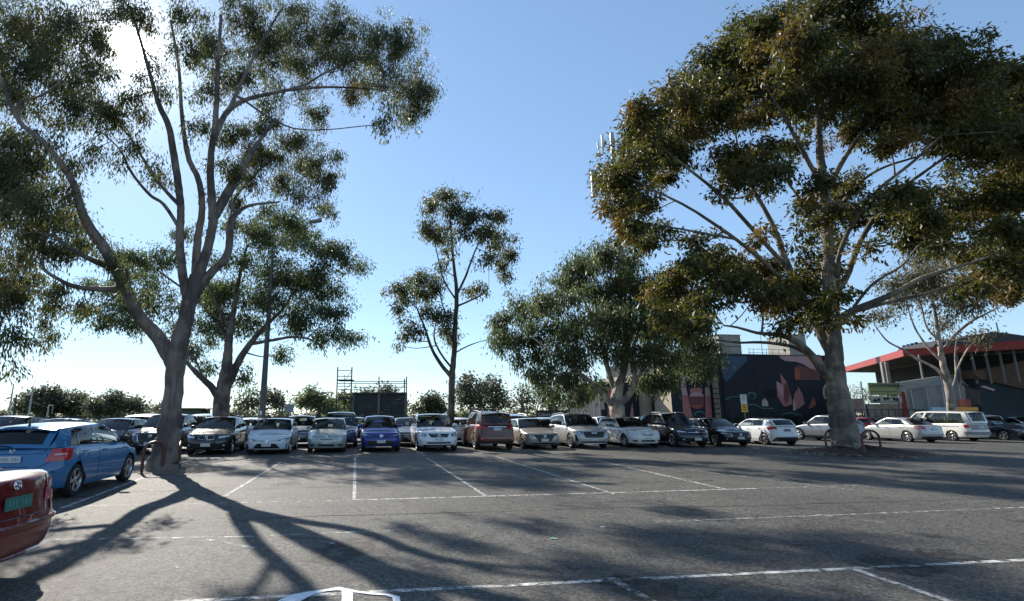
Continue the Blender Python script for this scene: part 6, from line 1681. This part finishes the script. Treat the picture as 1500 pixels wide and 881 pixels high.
m_ = MB(); block(m_, P(785.5, 602, F_), P(836, 602, F_), (0, .08, 0), P(786, 613.6, F_).z, P(786, 601.2, F_).z); m_.build('board', mat('board_charcoal', (.025, .025, .028), .5), nb, smooth=False)
text('Coburg City Oval', P(788, 609.3, F_ - .03), .345, M_SIGNW, nb)
text('Harding Street Coburg', P(788, 612.4, F_ - .03), .12, mat('sign_grey', (.3, .3, .3), .5), nb)
q = P(832, 606, F_ - .03); m_ = MB(); m_.lathe([(.0, 0), (.1, 0), (.1, .01), (0, .01)], 'y', 12, c=q); m_.build('crest', M_SIGNW, nb)
for x in (788, 833):
    q = P(x, 610, F_ + .1); m_ = MB(); m_.tube([(q.x, q.y, 0), (q.x, q.y, P(x, 605, F_ + .1).z)], .05, 6); m_.build('post', M_DSTEEL, nb)
FS = 80
sb = empty('scoreboard', label='large dark two panel scoreboard raised across the oval', cat='scoreboard')
def bx(x0, y0, x1, y1, F, d, m, nm, par):
    m_ = MB(); block(m_, P(x0, y0, F), P(x1, y0, F), (0, d, 0), P(x0, y1, F).z, P(x0, y0, F).z); return m_.build(nm, m, par, smooth=False)
M_SCR = mat('score_face', (.012, .014, .022), .6, var=.3, scale=1.5)
bx(516, 575, 596, 577.5, FS - .3, .9, M_DSTEEL, 'top_beam', sb); bx(516, 608.2, 596, 610.6, FS - .3, .9, M_DSTEEL, 'bottom_beam', sb)
for x0 in (516, 553.5, 592.8): bx(x0, 577.6, x0 + 3.4, 608.1, FS - .25, .8, mat('score_frame', (.10, .105, .11), .6, var=.2), 'mullion', sb)
for (x0, x1) in ((519.5, 553.4), (557, 592.7)):
    n_s = 8
    for i in range(n_s):
        y0 = 577.7 + i * (30.3 / n_s); bx(x0, y0, x1, y0 + 30.3 / n_s - .12, FS, .3, M_SCR, 'slat', sb)
for x in (518, 537, 556, 575, 594):
    q = P(x, 600, FS + .4); m_ = MB(); m_.tube([(q.x, q.y, 0), (q.x, q.y, P(x, 590, FS).z)], .12, 6); m_.build('leg', M_DSTEEL, sb)
sf = empty('scaffolding', label='steel scaffold tower with guard rails beside and over the scoreboard', cat='scaffold')
def st_(xa, ya, xb, yb, r_=.05, dF=0, nm='tube'):
    r_ *= 1.5
    m_ = MB(); m_.tube([P(xa, ya, FS + dF), P(xb, yb, FS + dF)], r_, 6); m_.build(nm, M_DSTEEL, sf)
for dF in (-.6, 1.2):
    a, b_ = P(494.8, 538, FS + dF), P(515.6, 538, FS + dF)
    for q in (a, b_):
        m_ = MB(); m_.tube([(q.x, q.y, 0), (q.x, q.y, q.z)], .1, 6); m_.build('upright', M_DSTEEL, sf)
    for y in (543, 551.5, 562, 566, 571, 578, 585, 592, 599, 605): st_(495, y, 515.6, y, .035, dF)
for y in (557, 583.5): bx(494.5, y - 1, 516, y + 1, FS - .7, 2.0, M_DSTEEL, 'platform', sf)
st_(506, 556, 514.5, 545, .03); st_(496, 582, 514, 562, .03); st_(514, 600, 496, 585, .03); st_(496, 600, 514, 614, .03)
st_(504.5, 549, 504.5, 582, .03, .3)
for x, y0 in ((555.3, 552), (592.5, 555), (595.5, 552)): st_(x, y0, x, 575, .06, .2, 'upright')
for y in (559, 561.8, 567.4): st_(516, y, 596, y, .035)
st_(516, 571.5, 555, 571.5, .025); st_(583, 574, 594, 562, .03)
# distant square notice, flood poles, shed and palm
def pole_(name, px, ytop, F, r_, label, cat, m=M_STEEL, head=None, taper=.6, bend=0):
    q = P(px, ytop, F); root = empty(name, (q.x, q.y, 0), label=label, cat=cat)
    m_ = MB(); m_.tube([(0, 0, 0), (0, 0, q.z)], [r_, r_ * taper], 8); m_.build('shaft', m, root)
    return root, q.z
r_, h = pole_('notice_post', 424.5, 596, 50, .05, 'pale square notice on a post near the oval fence', 'sign')
m_ = MB(); m_.box((0, -.08, h - .15), (.75, .04, .75)); m_.build('plate', mat('notice_blue', (.22, .26, .33), .5), r_, smooth=False)
r_, h = pole_('flood_pole', 20, 563, 84, .14, 'tall thin flood pole at the far left of the oval', 'pole')
r_, h = pole_('flood_pole', 24.5, 578, 90, .16, 'dark stubby pole just right of the tallest far left pole', 'pole', m=M_DSTEEL)
r_, h = pole_('flood_pole', 48.5, 565.5, 84, .16, 'slim grey pole before the wide dark rounded tree', 'pole')
r_, h = pole_('flood_pole', 71.5, 593.5, 70, .12, 'short pole with a cross arm before the wide dark tree', 'pole')
m_ = MB(); m_.tube([(0, 0, h - .05), (.55, 0, h - .05), (.55, 0, h - 1.1)], .05, 6); m_.build('cross_arm', M_STEEL, r_)
wr_ = MB(); wr_.tube([P(-20, 592, 90), P(24.5, 579, 90), P(70, 598, 92)], .03, 4)
tag(wr_.build('power_line', M_DSTEEL), 'sagging wire strung over the far left poles', 'wire')
sh = empty('shed', label='small dark shed across the oval right of the thick gum', cat='shed')
bx(262, 599.5, 290, 613, 74, 4, wall_mat('shed_wall', (.07, .07, .065)), 'wall', sh); bx(261, 598, 291, 599.4, 73.6, 4.8, M_ROOFD, 'roof', sh)
pc = P(298, 607, 76); pr = empty('palm_tree', (pc.x, pc.y, 0), label='small palm beside the dark shed across the oval', cat='palm')
zc = P(298, 601.5, 76).z
m_ = MB(); m_.tube([(0, 0, 0), (.05, 0, zc)], [.22, .16], 8); m_.build('trunk', BK_L, pr)
pf = MB()
for i in range(26):
    a = 2 * math.pi * i / 26 + random.uniform(-.1, .1); e = random.uniform(-.3, 1.1); L_ = 1.0
    pts_ = [Vector((math.cos(a) * L_ * t * math.cos(e * (1 - t * .5)), math.sin(a) * L_ * t * math.cos(e * (1 - t * .5)), zc + math.sin(e) * L_ * t - .75 * t * t)) for t in np.linspace(0, 1, 6)]
    sd_ = Vector((-math.sin(a), math.cos(a), 0))
    pf.grid([[p_ - sd_ * .12 * math.sin(math.pi * (.1 + .85 * k / 5)), p_ + Vector((0, 0, .04)), p_ + sd_ * .12 * math.sin(math.pi * (.1 + .85 * k / 5))] for k, p_ in enumerate(pts_)])
pf.build('fronds', LF_B, pr, recalc=False, kind='stuff')
# houses peeping over the far boundary
for (x0, x1, y0, F, c, lab) in ((446, 462, 603, 130, (.30, .16, .12), 'far low roof left of the scaffold tower'), (398, 414, 604, 130, (.32, .2, .15), 'far terracotta roof right of the light pole'), (340, 352, 605, 135, (.28, .26, .24), 'far pale roof left of the light pole')):
    h_ = empty('house', label=lab, cat='house'); a, b_ = P(x0, 608, F), P(x1, 608, F); zt = P(x0, y0, F).z
    m_ = MB(); block(m_, a, b_, (0, 8, 0), 0, zt - .7); m_.build('wall', M_CONC, h_, smooth=False)
    m_ = MB(); cx_ = (a.x + b_.x) / 2; m_.prism([(a.x - .4, F - .5, zt - .7), (b_.x + .4, F - .5, zt - .7), (b_.x - 1.4, F + 3, zt), (a.x + 1.4, F + 3, zt)], (0, .1, .02)); m_.prism([(a.x - .4, F - .5, zt - .72), (a.x + 1.4, F + 3, zt), (b_.x - 1.4, F + 3, zt), (b_.x + .4, F - .5, zt - .72)], (0, 6, -.1)); m_.build('roof', mat('tile_%d' % x0, c, .8, var=.2, scale=2), h_, smooth=False)

# ------------------------------------------------------------------ light pole, phone mast, hoops
q = P(399.5, 372, 31); lp = empty('light_pole', (q.x, q.y, 0), label='tall grey light pole with a long curved arm in the car park', cat='light pole')
lp.scale = (1, 1, 1)
h = q.z; m_ = MB(); m_.tube([(0, 0, 0), (0, 0, 1.2), (0, 0, h * .5), (0, 0, h)], [.20, .19, .14, .075], 14); m_.build('shaft', mat('pole_grey', (.11, .11, .11), .6, metal=.3, var=.25, scale=4), lp)
e = P(456, 325, 31) - Vector((q.x, q.y, 0)); e2 = P(420, 348, 31) - Vector((q.x, q.y, 0))
m_ = MB(); m_.tube(catmull([(0, 0, h - .3), (e2.x * .5, 0, h + (e2.z - h) * .75), (e2.x, 0, e2.z), (e.x, 0, e.z)], 5), .045, 6); m_.build('arm', M_STEEL, lp)
m_ = MB(); M4 = Matrix.Translation(e + Vector((.25, 0, .04))) @ Matrix.Rotation(-.2, 4, 'Y'); m_.box(None, (.75, .26, .13), M=M4); m_.box(None, (.5, .2, .19), M=M4 @ Matrix.Translation((.08, 0, -.02))); m_.build('lamp_head', M_CONC, lp, smooth=False)
m_ = MB(); m_.box((0, -.23, P(386, 605, 31).z), (.1, .015, .22)); m_.build('notice', M_SIGNW, lp, smooth=False)
q = P(896, 195, 72); tm = empty('phone_mast', (q.x, q.y, 0), label='phone mast with white panel antennas poking out behind the domed tree', cat='mast')
m_ = MB(); m_.tube([(0, 0, 0), (0, 0, q.z)], [.6, .28], 12); m_.build('shaft', M_STEEL, tm)
M_ANT = mat('antenna_white', (.6, .6, .6), .5)
def rel_(px, py): return P(px, py, 72) - Vector((q.x, q.y, 0))
for (x0, y0, x1, y1, r_) in ((882, 197, 885, 224, .19), (876, 209, 877, 219, .17), (878, 221, 879, 230, .13), (869, 250, 872, 289, .45)):
    m_ = MB(); a, b_ = rel_(x0, y0), rel_(x1, y1); b_.x = a.x; m_.tube([a, a * .98 + b_ * .02, b_ * .98 + a * .02, b_], [r_ * .8, r_, r_, r_ * .8], 10); m_.build('antenna', M_ANT if r_ < .4 else M_STEEL, tm)
for (x, y) in ((884, 212), (877, 216), (872, 262), (872, 285)):
    m_ = MB(); a = rel_(x, y); m_.tube([a, (0, 0, a.z)], .05, 6); m_.build('bracket', M_STEEL, tm)
def hoop(p0, p1, ytop, F, label):
    a = G(*p0); b_ = G(*p1); h = max(.7, ytop)
    root = empty('tree_hoop', a, label=label, cat='hoop', group='brown steel hoops guarding the trees')
    d = b_ - a; pts = [Vector((0, 0, -.05)), Vector((0, 0, h * .55))]
    for i in range(9):
        t = math.pi * (1 - i / 8); pts.append(d * (.5 + .5 * math.cos(t)) + Vector((0, 0, h * .68 + h * .32 * math.sin(t))))
    pts += [d + Vector((0, 0, h * .55)), d + Vector((0, 0, -.05))]
    m_ = MB(); m_.tube(pts, .045, 8); m_.build('hoop_tube', RUST, root)
    for o_ in (Vector((0, 0, 0)), d):
        m_ = MB(); m_.lathe([(.034, .03), (.08, .025), (.085, .0)], 'z', 10, c=o_ + Vector((0, 0, .004))); m_.build('foot_collar', RUST, root)
hoop((207, 694.5), (237, 692), .86, 16, 'brown steel hoop in front of the left gum, nearest the blue hatchback')
hoop((259, 690), (262, 683), .80, 16, 'brown steel hoop seen edge on at the right side of the left gum')
hoop((1212, 665), (1226, 659), .95, 24, 'brown steel hoop on the left of the mulched tree')
hoop((1266, 668.5), (1292, 667), 1.0, 24, 'brown steel hoop on the right of the mulched tree')
# a few scraps lying on the asphalt
for (px, py, w_, c) in ((811, 790, .05, (.16, .34, .27)), (883, 773, .035, (.4, .4, .4)), (852, 853, .035, (.4, .4, .38)), (486, 797, .045, (.3, .29, .28)), (305, 724, .2, (.03, .03, .03))):
    g = G(px, py); m_ = MB(); m_.add([(g.x - w_, g.y - .02, .008), (g.x + w_ * .8, g.y - .03, .009), (g.x + w_, g.y + .02, .013), (g.x, g.y + .03, .016), (g.x - w_ * .9, g.y + .02, .009)], [(0, 1, 2, 3), (0, 3, 4)])
    tag(m_.build('paper_scrap', mat('scrap_%d' % px, c, .8), smooth=False), {811: 'pale green scrap lying on the shaded asphalt', 883: 'small white scrap just beyond the pale green one', 852: 'white scrap beside the nearest long white line', 486: 'pale flat scrap between the tree shadows', 305: 'dark scrap near the bumper shadow of the blue hatchback'}[px], 'scrap')
